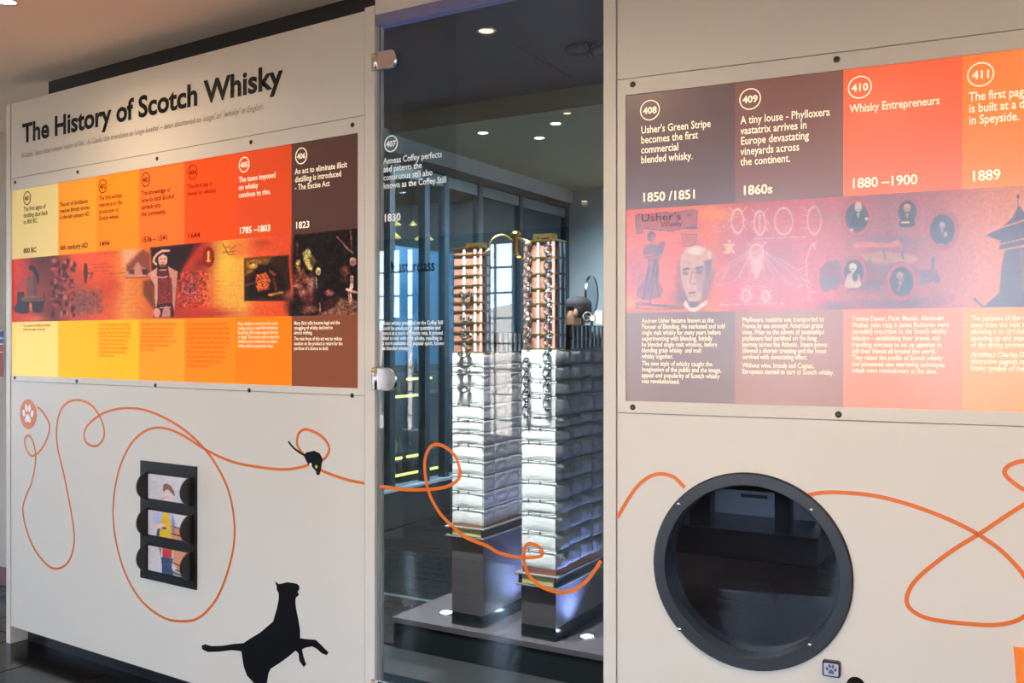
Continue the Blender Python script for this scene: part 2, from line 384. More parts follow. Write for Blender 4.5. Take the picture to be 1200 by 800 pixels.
# straight lines in the wall plane instead, so the edges are exact verticals and horizontals there
zt, zb, zbt, zbb = A.uv(215, 189.6)[1], A.uv(215, 447.3)[1], A.uv(215, 285.6)[1], A.uv(215, 372.9)[1]
XL = [11.6, 67.2, 112.5, 162, 215.3, 275, 340.8, 419.3]
topc = [(220, 196, 128), (243, 148, 26), (255, 132, 6), (255, 108, 32), (255, 74, 10), (216, 72, 26), (82, 54, 48)]
botc = [(250, 214, 120), (250, 182, 0), (255, 180, 0), (255, 152, 22), (255, 132, 4), (255, 122, 0), (126, 70, 44)]
def ucell(name, seg, u0, u1, z0, z1, rgb, parent, off=-0.004):
    m = mat('print_%d_%d_%d' % rgb, col(*rgb), rough=0.33 if COAT > .5 else 0.6, emit=EM, coat=COAT, coat_rough=0.22, spec=0.5 if COAT > .5 else 0.15)
    return slab(name, [[(u0, z0), (u1, z0), (u1, z1), (u0, z1)]], seg, off, off-0.004, m, parent)
for i in range(7):
    u0, u1 = A.uv(XL[i], 300)[0], A.uv(XL[i+1], 300)[0]
    ucell('colour_block', A, u0, u1, zbt, zt, topc[i], ipl); ucell('colour_block', A, u0, u1, zb, zbb, botc[i], ipl)
pu0, pu1 = A.uv(XL[0], 300)[0], A.uv(XL[-1], 300)[0]
surround(A, ua, ub, zs_b+g, zs_t-g, pu0, pu1, zb, zt, ipl)
def screws(seg, pts, parent):
    first = None
    for x, y in pts:
        u, z = seg.uv(x, y)
        bm = bmesh.new(); lathe(bm, [(0, 0.003), (0.003, 0.003), (0.0075, 0.0025), (0.009, 0.0005), (0.009, -0.002)], seg.p(u, z, 0), Vector((seg.n.x, seg.n.y, 0)), 12)
        obj('screw', bm, screw_m, parent, True)
screws(A, [(17.8, 213.7), (91, 201.6), (184, 185.8), (294, 166.5), (413, 146.3), (17.3, 442.5), (90, 446.5), (182, 451.3), (292, 457.2), (412.6, 463.4)], ipl)
# ---- right
ipr = empty('information_panel', R.p(0.6, 1.5, 0), label='large glossy timeline panel with columns numbered 408 to 411, on the right wall', cat='sign')
COAT = 1.0
rzt, rzb = R.uv(985.5, 81.9)[1], R.uv(985, 476.6)[1]; rbt, rbb = R.uv(988.7, 229.8)[1], R.uv(990, 362.7)[1]
XR = [733.2, 861, 988.2, 1127.8, 1277]
tr = [(88, 56, 56), (118, 68, 54), (250, 92, 34), (255, 122, 12)]; br = [(104, 66, 60), (140, 82, 58), (252, 106, 62), (255, 126, 22)]
for i in range(4):
    u0, u1 = R.uv(XR[i], 300)[0], R.uv(XR[i+1], 300)[0]
    ucell('colour_block', R, u0, u1, rbt, rzt, tr[i], ipr); ucell('colour_block', R, u0, u1, rzb, rbb, br[i], ipr)
ru0, ru1 = R.uv(XR[0], 300)[0], R.uv(XR[-1], 300)[0]
surround(R, uc, ud, zr_b+g, zr_t-g, ru0, ru1, rzb, rzt, ipr)
screws(R, [(741.5, 98.9), (980.5, 69.5), (1240, 38), (741.5, 477), (982.5, 485.5), (1240, 495)], ipr)

# ---- lettering
def badge(seg, x, y, num, ry, m, parent, k=0.13):
    u, z = seg.uv(x, y); Z = seg.p(u, 0).y; r = ry/F*Z
    slab('number_ring', [circ(u, z, r, 40), circ(u, z, r*(1-k), 40)], seg, -0.0030, -0.0038, m, parent)
    text('number', num, x, y, 0, ry*0.92, None, seg, m, off=-0.003, bold=0.03, parent=parent, center=True, uz=(u, z-r*0.33))
def block(seg, parent, m, hx, hy, hdy, hs, hx1, head, dx, dy_, dx1, ds, date, bold=0.012):
    text('heading', head, hx, hy, hdy, hs, hx1, seg, m, off=-0.003, bold=bold, parent=parent)
    text('date', date, dx, dy_, 0, ds, dx1, seg, m, off=-0.003, bold=0.02, parent=parent)
k = A, ipl
badge(A, 31, 232, '401', 8.0, dark_t, ipl); badge(A, 119.6, 218, '402', 8.2, dark_t, ipl); badge(A, 170, 210.2, '403', 8.6, dark_t, ipl)
badge(A, 225, 201.6, '404', 8.8, mat('rust_dark', col(128, 26, 6), rough=0.7, spec=0.1), ipl); badge(A, 285.3, 192.7, '405', 9.2, cream_t, ipl); badge(A, 352.2, 182.4, '406', 9.8, cream_t, ipl)
block(A, ipl, dark_t, 26.8, 247.5, 7.5, 7.4, 55.3, ['The first signs of', 'distilling date back', 'to 800 BC.'], 26.8, 296.6, 41.8, 8.2, '800 BC', 0.012)
block(A, ipl, dark_t, 69.4, 242.2, 7.4, 7.4, 104, ['The art of distillation', 'reaches British shores', 'in the 6th century AD'], 69.8, 293, 102.2, 8.4, '6th century AD', 0.012)
block(A, ipl, dark_t, 115.3, 235, 7.8, 7.8, 142.5, ['The first written', 'reference to the', 'production of', 'Scotch whisky.'], 115.3, 288.8, 127.6, 8.6, '1494', 0.012)
block(A, ipl, dark_t, 165, 229.2, 8.1, 8.2, 203, ['The knowledge of', 'how to distil alcohol', 'spreads into', 'the community.'], 165, 284, 195, 9.2, '1536 – 1541', 0.012)
block(A, ipl, MATS['rust_dark'], 219, 221.4, 8.3, 8.4, 253.4, ['The first tax is', 'levied on whisky.'], 219, 279.4, 233.7, 9.4, '1644', 0.012)
block(A, ipl, cream_t, 279, 213.6, 9.0, 9.0, 322, ['The taxes imposed', 'on whisky', 'continue to rise.'], 279, 273.8, 316, 10.4, '1785 –1803')
block(A, ipl, cream_t, 344.8, 204.2, 9.3, 9.5, 406, ['An act to eliminate illicit', 'distilling is introduced', '- The Excise Act'], 344.8, 267.8, 361.9, 11, '1823')
P_ = dict(off=-0.003, parent=ipl)
text('body_text', ['The presence of distilling is believed', 'to have its origins at this time.'], 26.3, 382.8, 4.4, 4.6, 58, A, dark_t, **P_)
text('body_text', ['The earliest reference to the distilling', 'of aqua vitae in Scotland occurs in the', 'Exchequer Rolls. It is entered as eight', 'bolls of malt. The entry shows that the', 'art of distilling was well known by', 'this time and that the spirit was', 'produced by monks as a medicine in', 'monasteries and abbeys before it', 'spread to the farms.'], 114.8, 381.9, 4.5, 4.7, 153, A, red_t, **P_)
text('body_text', ['The dissolution of the monasteries sent', 'the monks out into the community.', 'They took their distilling skills with', 'them, and the knowledge of how to', 'distil spread quickly from farm to farm', 'as the people learned to make', 'their own spirit.'], 164.7, 381.5, 4.85, 5.0, 206.6, A, red_t, **P_)
text('body_text', ['The Scots parliament passed an Act in', 'which the first tax on whisky was set at', 'a fixed sum for every pint of aqua vitae', 'or other strong liquor. The money was', 'raised to pay for the army and the duty', 'varied throughout the century that', 'followed, but a pattern of taxation', 'had been established that continues', 'to the present day for all makers', 'of whisky in Scotland.'], 218.4, 381.2, 5.4, 5.4, 268.8, A, red_t, **P_)
text('body_text', ['Many distilleries were forced to cease', 'trading and as a result illicit distilleries', 'flourished. Illicit means against the law', 'or illegal. The word is used to describe', 'distilleries that continued to produce', 'whisky without paying their taxes.'], 278, 381, 5.15, 5.6, 326.5, A, cream_t, **P_)
text('body_text', ['Many illicit stills became legal and the', 'smuggling of whisky declined to', 'almost nothing.'], 343.9, 380.4, 5.6, 6.0, 397.5, A, cream_t, bold=0.01, **P_)
text('body_text', ['The main focus of this act was to reduce', 'taxation on the product in return for the', 'purchase of a licence to distil.'], 343.9, 398.6, 5.6, 6.0, 400.6, A, cream_t, bold=0.01, **P_)
text('title_lettering', 'The History of Scotch Whisky', 26.5, 167, 0, 30.5, 332, A, black_v, off=0.0012, bold=0.03, tagd=('large bold black title lettering reading The History of Scotch Whisky', 'lettering'))
text('subtitle_lettering', "In Latin, 'aqua vitae' means 'water of life'.  In Gaelic this translates as 'uisge beatha' – later shortened to 'uisge' or 'whisky' in English.", 25.5, 185, 0, 8.6, 309, A, grey_v, off=0.0012, shear=0.25, tagd=('thin grey slanted line of small lettering just below the big black title', 'lettering'))
badge(R, 761.2, 128.7, '408', 12, cream_t, ipr, 0.1); badge(R, 878.7, 115.6, '409', 12.6, cream_t, ipr, 0.1); badge(R, 1007.5, 101.8, '410', 13.3, cream_t, ipr, 0.1); badge(R, 1149.2, 86.8, '411', 14.3, cream_t, ipr, 0.1)
block(R, ipr, cream_t, 750.7, 156.4, 11.6, 12.6, 832.5, ["Usher's Green Stripe", 'becomes the first', 'commercial', 'blended whisky.'], 751, 236.3, 814, 14.6, '1850 /1851')
block(R, ipr, cream_t, 867.5, 145.2, 12.15, 13.2, 972.5, ['A tiny louse - Phylloxera', 'vastatrix arrives in', 'Europe devastating', 'vineyards across', 'the continent.'], 868.7, 228.2, 905, 15.2, '1860s')
block(R, ipr, cream_t, 995.5, 132, 12, 13.8, 1101, ['Whisky Entrepreneurs'], 996.5, 220.3, 1075, 16, '1880 –1900')
block(R, ipr, cream_t, 1135.3, 118.2, 13.7, 14.8, 1247, ['The first pagoda roof', 'is built at a distillery', 'in Speyside.'], 1137, 212, 1172.5, 17, '1889')
P_ = dict(off=-0.003, parent=ipr, bold=0.01)
text('body_text', ['Andrew Usher became known as the', 'Pioneer of Blending. He marketed and sold', 'single malt whisky for many years before', 'experimenting with blending. Initially', 'he blended single malt whiskies, before', 'blending grain whisky  and malt', 'whisky together.'], 751.7, 378.3, 6.9, 7.8, 849.4, R, cream_t, **P_)
text('body_text', ['The new style of whisky caught the', 'imagination of the public and the image,', 'appeal and popularity of Scotch whisky', 'was revolutionised.'], 751.7, 428.2, 6.85, 7.8, 845, R, cream_t, **P_)
text('body_text', ['Phylloxera vastatrix was transported to', 'France by sea amongst American grape', 'vines. Prior to the advent of steamships', 'phylloxera had perished on the long', 'journey across the Atlantic. Steam power', 'allowed a shorter crossing and the louse', 'survived with devastating effect.'], 869.6, 377.2, 7.2, 8.0, 970.6, R, cream_t, **P_)
text('body_text', ['Without wine, brandy and Cognac,', 'Europeans started to turn to Scotch whisky.'], 869.6, 430.3, 7.2, 8.0, 977, R, cream_t, **P_)
text('body_text', ['Tommy Dewar, Peter Mackie, Alexander', 'Walker, John Haig & James Buchanan were', 'incredibly important to the Scotch whisky', 'industry – establishing their brands and', 'travelling overseas to set up agencies to', 'sell their blends all around the world.', 'They raised the profile of Scotch whisky', 'and pioneered new marketing techniques', 'which were revolutionary at the time.'], 998.3, 376, 7.55, 8.3, 1112, R, cream_t, **P_)
text('body_text', ['The purpose of the roof was to draw', 'away from the malt kiln the smoke,', 'allowing it to circulate evenly and', 'speeding up and improving the rate', 'of the drying process.'], 1138, 375.6, 7.75, 8.8, 1252, R, cream_t, **P_)
text('body_text', ['Architect Charles Doig designed the', 'distinctive pagoda roof, now an', 'iconic symbol of the Scotch industry.'], 1138, 417.8, 8.1, 8.8, 1254, R, cream_t, **P_)

# ---- picture bands (flat print)
pm = print_mat('picture_print', 0.15)
def band(seg, u0, u1, zb_, zt_, step, paint, parent, m):
    nx = int((u1-u0)/step); ny = int((zt_-zb_)/step); us = np.linspace(u0, u1, nx); zs = np.linspace(zb_, zt_, ny)
    U, Zz = np.meshgrid(us, zs, indexing='ij')
    Px = seg.o.x + seg.t.x*U; Py = seg.o.y + seg.t.y*U
    X = 600 + F*Px/Py; Y = 400 - F*(Zz-EYE)/Py
    pos = np.stack([Px - seg.n.x*0.0042, Py - seg.n.y*0.0042, Zz], -1)
    p = Paint(X, Y); paint(p); p.c = 255*np.clip(p.c/255, 0, 1)**GAM*MUL; return grid_print('picture_band', pos, p.lin(), m, parent)
def left_picture(p):
    a = lambda L: [(10+x/8.42, 285+y/8.42) for x, y in L]; b = lambda L: [(140+x/8, 275+y/8) for x, y in L]; c_ = lambda L: [(270+x/7.08, 262+y/7.08) for x, y in L]
    p.hgrad([(12, (226, 66, 34)), (30, (196, 62, 42)), (45, (128, 56, 50)), (62, (120, 52, 48)), (84, (206, 90, 62)), (110, (232, 98, 52)), (130, (232, 108, 44)), (146, (238, 156, 72)), (165, (226, 128, 50)), (205, (190, 66, 44)), (232, (222, 78, 50)), (262, (232, 170, 66)), (285, (238, 176, 70)), (300, (236, 110, 52)), (340, (226, 88, 50)), (419, (40, 26, 24))])
    p.blob(20, 300, 14, 22, (244, 62, 30), .8); p.blob(48, 302, 20, 12, (96, 42, 44), .7); p.blob(42, 340, 22, 18, (168, 74, 60), .6); p.blob(20, 362, 26, 12, (214, 60, 38), .6); p.blob(40, 373, 14, 5, (246, 110, 60), .8)
    p.blob(100, 302, 24, 12, (250, 104, 58), .8); p.blob(96, 352, 22, 16, (142, 82, 78), .9); p.blob(128, 335, 14, 12, (214, 76, 40), .7); p.blob(112, 350, 14, 12, (226, 80, 44), .5)
    # statue on a plinth with cauldrons
    p.poly(a([(182, 330), (262, 322), (268, 520), (172, 524)]), (132, 78, 74)); p.poly(a([(232, 330), (262, 326), (268, 520), (240, 520)]), (100, 58, 56), .8)
    p.poly(a([(190, 225), (215, 205), (245, 230), (275, 262), (297, 330), (290, 405), (272, 400), (262, 335), (240, 290), (215, 265), (195, 262)]), (62, 42, 42))
    p.poly(a([(78, 482), (145, 480), (150, 540), (330, 530), (350, 500), (330, 480), (350, 540), (345, 600), (310, 660), (345, 620), (320, 680), (240, 684), (225, 640), (200, 640), (190, 690), (120, 696), (60, 680), (38, 640), (80, 580)]), (62, 36, 32))
    p.poly(a([(110, 545), (170, 515), (320, 515), (350, 550), (330, 572), (120, 572)]), (150, 98, 76), .7); p.ell(10+210/8.42, 285+625/8.42, 1.7, 5, (214, 120, 76))
    p.line(a([(70, 430), (110, 490)]), .8, (90, 45, 38), .8)
    # tangle of dark vessels
    rr = np.random.default_rng(3)
    for i in range(95):
        x = 60+rr.random()*26; y = 300+rr.random()*72
        if y < 299+(86-x)*0.1: continue
        p.ell(x, y, 1+rr.random()*2.2, 1+rr.random()*2.8, [(66, 26, 32), (190, 78, 66), (110, 44, 46), (226, 132, 106), (52, 24, 28)][i % 5], .75, 1.1)
    p.poly(a([(440, 240), (480, 235), (480, 330), (440, 330)]), (206, 72, 58), .7); p.poly(a([(520, 280), (570, 280), (570, 340), (520, 340)]), (94, 42, 44), .9)
    # small tower and faint crowd
    p.poly(a([(740, 195), (765, 195), (770, 240), (775, 290), (768, 350), (758, 400), (745, 400), (738, 340), (730, 300), (734, 240)]), (96, 50, 46), .9); p.line(a([(780, 295), (820, 292), (800, 345)]), 1.6, (120, 60, 52), .8)
    p.poly(a([(680, 480), (900, 460), (915, 520), (900, 680), (670, 690), (650, 560)]), (132, 86, 78), .55, 6); p.grain(.10, 2.2, 2.2, 5, (88, 338, 122, 370))
    for k_ in range(15):
        y = 299+k_*5.2; p.line([(122, y), (162, y-1)], .7, (206, 130, 60), .6)
    for x0_, y0_ in ((800, 210), (840, 240), (820, 275), (900, 100), (980, 298)): p.line(a([(x0_, y0_), (x0_+170, y0_-8)]), 1.1, (176, 84, 52), .6)
    # king
    p.poly(b([(285, 122), (760, 78), (720, 160), (620, 260), (560, 360), (560, 420), (300, 420)]), (52, 30, 30), 1, 3)
    p.blob(232, 300, 18, 16, (58, 28, 26), .7); p.poly(b([(700, 110), (790, 75), (800, 200), (640, 330), (590, 330)]), (204, 66, 40), .9, 8)
    p.poly(b([(55, 280), (210, 135), (275, 180), (280, 380), (60, 360)]), (150, 78, 62), 1, 2); p.poly(b([(20, 130), (200, 120), (80, 260), (20, 300)]), (226, 176, 150), .8, 8)
    p.poly(b([(50, 350), (120, 315), (165, 250), (200, 300), (250, 320), (250, 380), (190, 405), (60, 405)]), (208, 150, 130), .9, 2); p.poly(b([(200, 320), (255, 320), (260, 375), (210, 370)]), (70, 34, 34), .9, 2); p.poly(b([(80, 330), (130, 320), (130, 370), (80, 365)]), (90, 44, 42), .8, 2); p.line(b([(50, 405), (250, 398)]), 1, (150, 50, 44))
    p.poly(b([(215, 430), (310, 420), (330, 720), (215, 560)]), (112, 62, 40), .8, 4)
    p.poly(b([(255, 368), (345, 300), (445, 290), (540, 345), (515, 560), (500, 770), (310, 770), (330, 640), (310, 480)]), (82, 34, 34), 1, 1.2)
    p.poly(b([(255, 368), (345, 305), (355, 420), (352, 600), (335, 700), (322, 600), (318, 470)]), (212, 158, 134), 1, 1); p.poly(b([(445, 295), (540, 345), (528, 460), (505, 720), (488, 640), (486, 480), (460, 380)]), (206, 150, 126), 1, 1)
    p.poly(b([(350, 400), (480, 400), (490, 640), (350, 650)]), (142, 56, 52), .95, 1.2); p.grain(.16, 1.2, 1.2, 9, (183, 322, 202, 358))
    p.poly(b([(345, 330), (450, 330), (455, 390), (340, 395)]), (110, 40, 42), 1, 1); p.line(b([(300, 365), (345, 395), (400, 400), (440, 390)]), 1.3, (220, 170, 150)); p.line(b([(370, 330), (430, 328)]), 1.2, (220, 176, 160))
    p.ell(140+398/8, 275+232/8, 5.4, 8.6, (224, 172, 152)); p.poly(b([(375, 275), (425, 275), (415, 305), (385, 305)]), (120, 52, 48), .8, 1); p.line(b([(375, 225), (390, 224)]), .9, (110, 50, 46)); p.line(b([(408, 224), (422, 226)]), .9, (110, 50, 46)); p.line(b([(385, 262), (415, 262)]), .8, (130, 60, 54))
    p.poly(b([(345, 215), (352, 180), (400, 160), (440, 180), (440, 205), (400, 180)]), (56, 26, 28), 1, 1)
    p.line(b([(335, 275), (312, 250), (318, 215), (345, 180), (390, 150), (455, 148)]), 2.8, (218, 170, 148)); p.line(b([(372, 685), (470, 680)]), 1.2, (220, 170, 150))
    p.ell(140+342/8, 275+730/8, 4.2, 5.5, (216, 158, 140)); p.poly(b([(400, 700), (430, 660), (470, 700), (470, 770), (385, 770)]), (212, 150, 140), .9, 1.5)
    # grey machinery, seal
    p.blob(222, 338, 14, 18, (150, 84, 84), .75); p.grain(.22, 2, 2, 11, (206, 315, 246, 362)); p.line(b([(575, 520), (620, 550), (680, 545), (830, 560)]), 1.4, (214, 120, 110), .8); p.line(b([(600, 370), (720, 350), (720, 620)]), 1.1, (120, 70, 70), .6)
    p.blob(255, 368, 34, 8, (186, 52, 42), .8)
    p.blob(264, 312, 14, 26, (240, 200, 84), .85); p.blob(275, 350, 14, 22, (238, 176, 84), .7)
    p.ell(140+828/8, 275+208/8, 6.6, 11.8, (150, 30, 26)); p.ell(140+828/8, 275+208/8, 3.6, 8.6, (186, 62, 36)); p.line(b([(826, 160), (826, 245)]), 2, (238, 206, 110)); p.line(b([(810, 245), (845, 245)]), 1.2, (238, 200, 110))
    for q in ((960, 80, 1010, 180), (960, 165, 1070, 155), (990, 120, 1030, 110), (1010, 185, 1080, 182), (1030, 140, 1080, 100)): p.line(b([q[:2], q[2:]]), 1.1, (142, 66, 34), .8)
    for k_ in range(14): p.line([(250, 300+k_*5.4), (290, 298+k_*5.4)], .6, (250, 214, 120), .35)
    # bothy picture
    p.poly(c_([(0, 140), (520, 90), (520, 260), (60, 280), (0, 250)]), (232, 96, 62), .5, 10); p.blob(305, 285, 12, 4, (130, 50, 34), .3)
    p.poly(c_([(108, 285), (475, 260), (500, 640), (108, 640)]), (62, 38, 24), 1, 2); p.poly(c_([(115, 295), (340, 278), (300, 340), (230, 345), (150, 420), (118, 430)]), (164, 110, 44), .9, 4); p.ell(270+185/7.08, 262+352/7.08, 4, 2.4, (248, 204, 96), 1, .8)
    p.poly(c_([(230, 345), (330, 340), (440, 450), (450, 560), (350, 600), (140, 610), (150, 470)]), (34, 20, 16), .9, 3)
    p.poly(c_([(205, 425), (290, 405), (325, 470), (315, 540), (230, 565), (205, 520)]), (216, 104, 44), .95, 2); p.grain(.35, 1.3, 1.3, 13, (296, 318, 320, 344)); p.poly(c_([(310, 370), (380, 420), (360, 435), (320, 410)]), (170, 74, 46), .8, 1.5); p.line(c_([(350, 460), (375, 550)]), 3, (150, 70, 44), .7)
    p.line(c_([(315, 590), (420, 570)]), 3, (226, 156, 90), .8); p.line(c_([(120, 510), (190, 490)]), 2.4, (150, 70, 44), .7); p.grain(.2, 1.6, 1.6, 15, (285, 300, 340, 352))
    # dark genre painting
    p.poly(c_([(510, 85), (1055, 40), (1055, 775), (480, 775), (495, 640), (520, 560), (500, 330)]), (36, 26, 24), 1, 5)
    p.poly(c_([(590, 240), (640, 200), (665, 250), (700, 310), (670, 390), (640, 380), (600, 300)]), (186, 166, 92), .95, 2); p.ell(270+635/7.08, 262+240/7.08, 3.2, 4.2, (208, 192, 120)); p.poly(c_([(640, 280), (690, 270), (705, 320), (690, 360), (660, 330)]), (96, 60, 48), .8, 1.5)
    p.poly(c_([(530, 380), (600, 370), (640, 460), (620, 500), (540, 480), (510, 420)]), (128, 70, 54), 1, 2); p.ell(270+556/7.08, 262+322/7.08, 2.8, 3.6, (190, 150, 96)); p.poly(c_([(530, 345), (575, 360), (560, 400)]), (214, 196, 130), .9, 1.2)
    p.ell(270+722/7.08, 262+395/7.08, 3.2, 4.6, (206, 176, 120)); p.poly(c_([(700, 440), (750, 430), (760, 660), (710, 660)]), (48, 30, 28), 1, 1.5); p.line(c_([(735, 660), (738, 730)]), 2, (170, 110, 80)); p.line(c_([(705, 450), (710, 530)]), 1.6, (200, 160, 130))
    for x_, y_, rx_, ry_, cc in ((560, 520, 5, 5, (190, 120, 100)), (610, 590, 7, 7, (150, 76, 62)), (650, 620, 6, 8, (124, 52, 44)), (665, 500, 4, 9, (206, 150, 130)), (640, 470, 5, 3, (150, 90, 70)), (500, 600, 7, 6, (214, 110, 90)), (640, 710, 9, 4, (176, 110, 84)), (575, 570, 5, 3, (206, 150, 130)), (545, 610, 3, 8, (30, 16, 16)), (530, 680, 9, 9, (44, 24, 22)), (700, 600, 3, 10, (60, 30, 28))): p.ell(270+x_/7.08, 262+y_/7.08, rx_*1.1, ry_*1.1, cc, .75, 1.2)
    p.poly(c_([(700, 775), (740, 740), (860, 680), (900, 610), (1050, 640), (1055, 775)]), (142, 96, 78), .9, 4); p.ell(270+815/7.08, 262+575/7.08, 5.5, 4, (160, 94, 84), .9, .5); p.poly(c_([(770, 650), (890, 590), (900, 620), (830, 700), (770, 730)]), (70, 36, 34), .9, 2)
    p.line(c_([(880, 110), (975, 215), (1010, 240)]), 2.2, (160, 118, 96), .9); p.line(c_([(990, 60), (1000, 200)]), 2, (140, 96, 80), .8); p.ell(270+1010/7.08, 262+315/7.08, 4, 5, (196, 150, 130)); p.ell(270+945/7.08, 262+395/7.08, 6, 6, (130, 74, 62), .8, .6); p.line(c_([(1000, 440), (1000, 520), (980, 560), (990, 640)]), 4, (206, 162, 140), .9); p.line(c_([(960, 545), (1040, 570)]), 3, (216, 176, 156), .9); p.ell(270+935/7.08, 262+470/7.08, 6, 4, (70, 44, 44), .7, .7)
    p.line(c_([(545, 160), (548, 260)]), 3, (110, 70, 58), .6); p.grain(.20, 1.5, 1.5, 17, (340, 262, 420, 372)); p.grain(.16, 4, 4, 18, (340, 262, 420, 372)); p.grain(.02, 2.4, 2.4, 19)
pm.node_tree.nodes['Principled BSDF'].inputs['Specular IOR Level'].default_value = 0.12
GAM, MUL = 1.18, 1.0
band(A, pu0, pu1, zbb, zbt, 0.0021, left_picture, ipl, pm)
def right_picture(p):
    d = lambda L: [(730+x/5.925, 235+y/5.925) for x, y in L]; e = lambda L: [(830+x/5.714, 230+y/5.714) for x, y in L]; f = lambda L: [(955+x/5.335, 220+y/5.335) for x, y in L]
    p.hgrad([(733, (244, 84, 62)), (790, (248, 92, 58)), (835, (240, 96, 44)), (860, (206, 66, 74)), (940, (214, 74, 82)), (975, (204, 84, 86)), (1040, (168, 84, 92)), (1100, (190, 92, 86)), (1160, (232, 128, 84)), (1277, (240, 150, 70))])
    p.blob(800, 350, 18, 10, (40, 40, 70), .4); p.blob(748, 322, 16, 26, (168, 66, 90), .55); p.blob(815, 318, 20, 34, (160, 52, 74), .55); p.blob(737, 355, 12, 10, (255, 138, 70), .8); p.blob(800, 362, 60, 3, (255, 120, 60), .6); p.blob(840, 250, 26, 10, (255, 140, 50), .8)
    p.blob(905, 300, 40, 22, (170, 60, 90), .6); p.blob(872, 342, 16, 12, (240, 56, 84), .8); p.blob(955, 345, 16, 14, (244, 70, 84), .8); p.blob(950, 300, 16, 26, (224, 70, 86), .6)
    sc = (78, 66, 98)
    p.poly(d([(85, 105), (115, 90), (150, 98), (300, 78), (320, 88), (480, 62), (512, 70), (508, 195), (470, 200), (440, 185), (330, 210), (250, 205), (130, 190), (135, 225), (90, 228)]), (170, 62, 66), .8, 1)
    p.line(d([(85, 105), (115, 90), (150, 98), (300, 78), (320, 88), (480, 62), (512, 70), (508, 195), (435, 190), (330, 210), (250, 205), (130, 190), (135, 225), (90, 228), (85, 105)]), 1, sc); p.line(d([(435, 190), (508, 185)]), 2.4, sc); p.ell(730+455/5.925, 235+98/5.925, 2.6, 1.6, sc, .8); p.line(d([(108, 95), (104, 215)]), .7, sc, .7)
    for y_ in (240, 258, 275, 292, 315): p.line(d([(405, y_), (500, y_-6)]), 1.1, sc, .65)
    p.line(d([(400, 230), (510, 235), (500, 300), (470, 320)]), 1, sc, .6)
    # woman with sheaf
    p.ell(730+195/5.925, 235+248/5.925, 5, 6, sc, .95); p.ell(730+205/5.925, 235+255/5.925, 3, 4, (196, 90, 84), .9); p.poly(d([(150, 310), (190, 290), (230, 310), (270, 280), (295, 290), (270, 370), (225, 385), (190, 395), (150, 400), (135, 350)]), (122, 66, 84), .8, 2); p.line(d([(150, 380), (190, 375), (240, 360)]), 2, (206, 96, 86), .8)
    p.poly(d([(170, 400), (240, 395), (250, 470), (245, 560), (275, 620), (262, 670), (215, 682), (130, 690), (90, 660), (100, 610), (150, 540), (170, 470)]), (130, 60, 84), .75, 2)
    for L in ([(180, 410), (165, 540), (140, 680)], [(210, 410), (205, 540), (190, 680)], [(235, 420), (230, 540), (245, 670)], [(225, 400), (210, 500), (170, 620)]): p.line(d(L), 1.8, (70, 62, 100), .7)
    p.ell(730+190/5.925, 235+435/5.925, 3.2, 4, (170, 74, 84), .8); p.blob(770, 296, 5, 8, (96, 76, 112), .7); p.line(d([(85, 715), (415, 750), (415, 735), (210, 722), (110, 705), (85, 750), (400, 752)]), 1.6, sc, .75)
    p.line(d([(190, 690), (185, 715)]), 2, sc, .7)
    # portrait
    p.poly(d([(385, 700), (360, 560), (380, 420), (640, 480), (600, 640), (560, 770), (470, 775), (420, 740)]), (92, 60, 88), .45, 7)
    p.poly(d([(392, 440), (400, 380), (440, 330), (500, 312), (560, 320), (605, 355), (625, 410), (615, 480), (590, 560), (580, 620), (545, 680), (500, 705), (455, 700), (435, 650), (412, 590), (400, 520)]), (214, 158, 140), 1, 1.2)
    p.poly(d([(560, 420), (620, 400), (612, 480), (585, 580), (575, 640), (540, 690), (550, 600), (570, 520)]), (120, 76, 88), .85, 3); p.poly(d([(480, 470), (540, 450), (580, 470), (570, 560), (530, 640), (510, 600), (500, 540)]), (170, 110, 112), .6, 3)
    p.poly(d([(412, 470), (460, 462), (462, 478), (415, 488)]), (84, 54, 72), .9, 1); p.poly(d([(500, 462), (550, 452), (560, 466), (505, 480)]), (84, 54, 72), .9, 1); p.ell(730+432/5.925, 235+505/5.925, 3.3, 2.2, (110, 66, 80), .9, .6); p.ell(730+528/5.925, 235+495/5.925, 3.5, 2.2, (110, 66, 80), .9, .6)
    p.line(d([(478, 490), (462, 560), (470, 580), (500, 575)]), 1.3, (136, 82, 92)); p.poly(d([(450, 635), (505, 630), (500, 645), (455, 648)]), (100, 56, 70), 1, 1); p.line(d([(455, 665), (500, 660)]), 1, (150, 96, 100)); p.ell(730+500/5.925, 235+345/5.925, 9, 4.5, (246, 206, 178), .9, .9); p.ell(730+600/5.925, 235+375/5.925, 3.5, 5, (236, 190, 168), .7, .9)
    p.poly(d([(415, 720), (435, 690), (460, 740), (500, 745), (590, 680), (580, 720), (520, 760), (490, 778), (450, 760)]), (246, 208, 186), 1, 1); p.poly(d([(455, 700), (530, 700), (500, 742), (465, 740)]), (90, 52, 70), .9, 1)
    # insects in white line
    W_ = (255, 214, 196)
    def bug(x, y, rx, ry, legs=True, a=.8):
        p.ring(x, y, rx, ry, .9, W_, a)
        for k_ in range(-3, 5): p.line([(x-rx*.75, y+k_*ry/5), (x+rx*.75, y+k_*ry/5)], .55, W_, a*.6)
        if legs:
            for s in (-1, 1):
                p.line([(x+s*rx*.7, y-ry*.7), (x+s*rx*1.5, y-ry*1.2)], .9, W_, a); p.line([(x+s*rx, y-ry*.2), (x+s*rx*1.55, y-ry*.1), (x+s*rx*1.7, y+ry*.3)], .8, W_, a); p.line([(x+s*rx, y+ry*.3), (x+s*rx*1.5, y+ry*.7)], .8, W_, a)
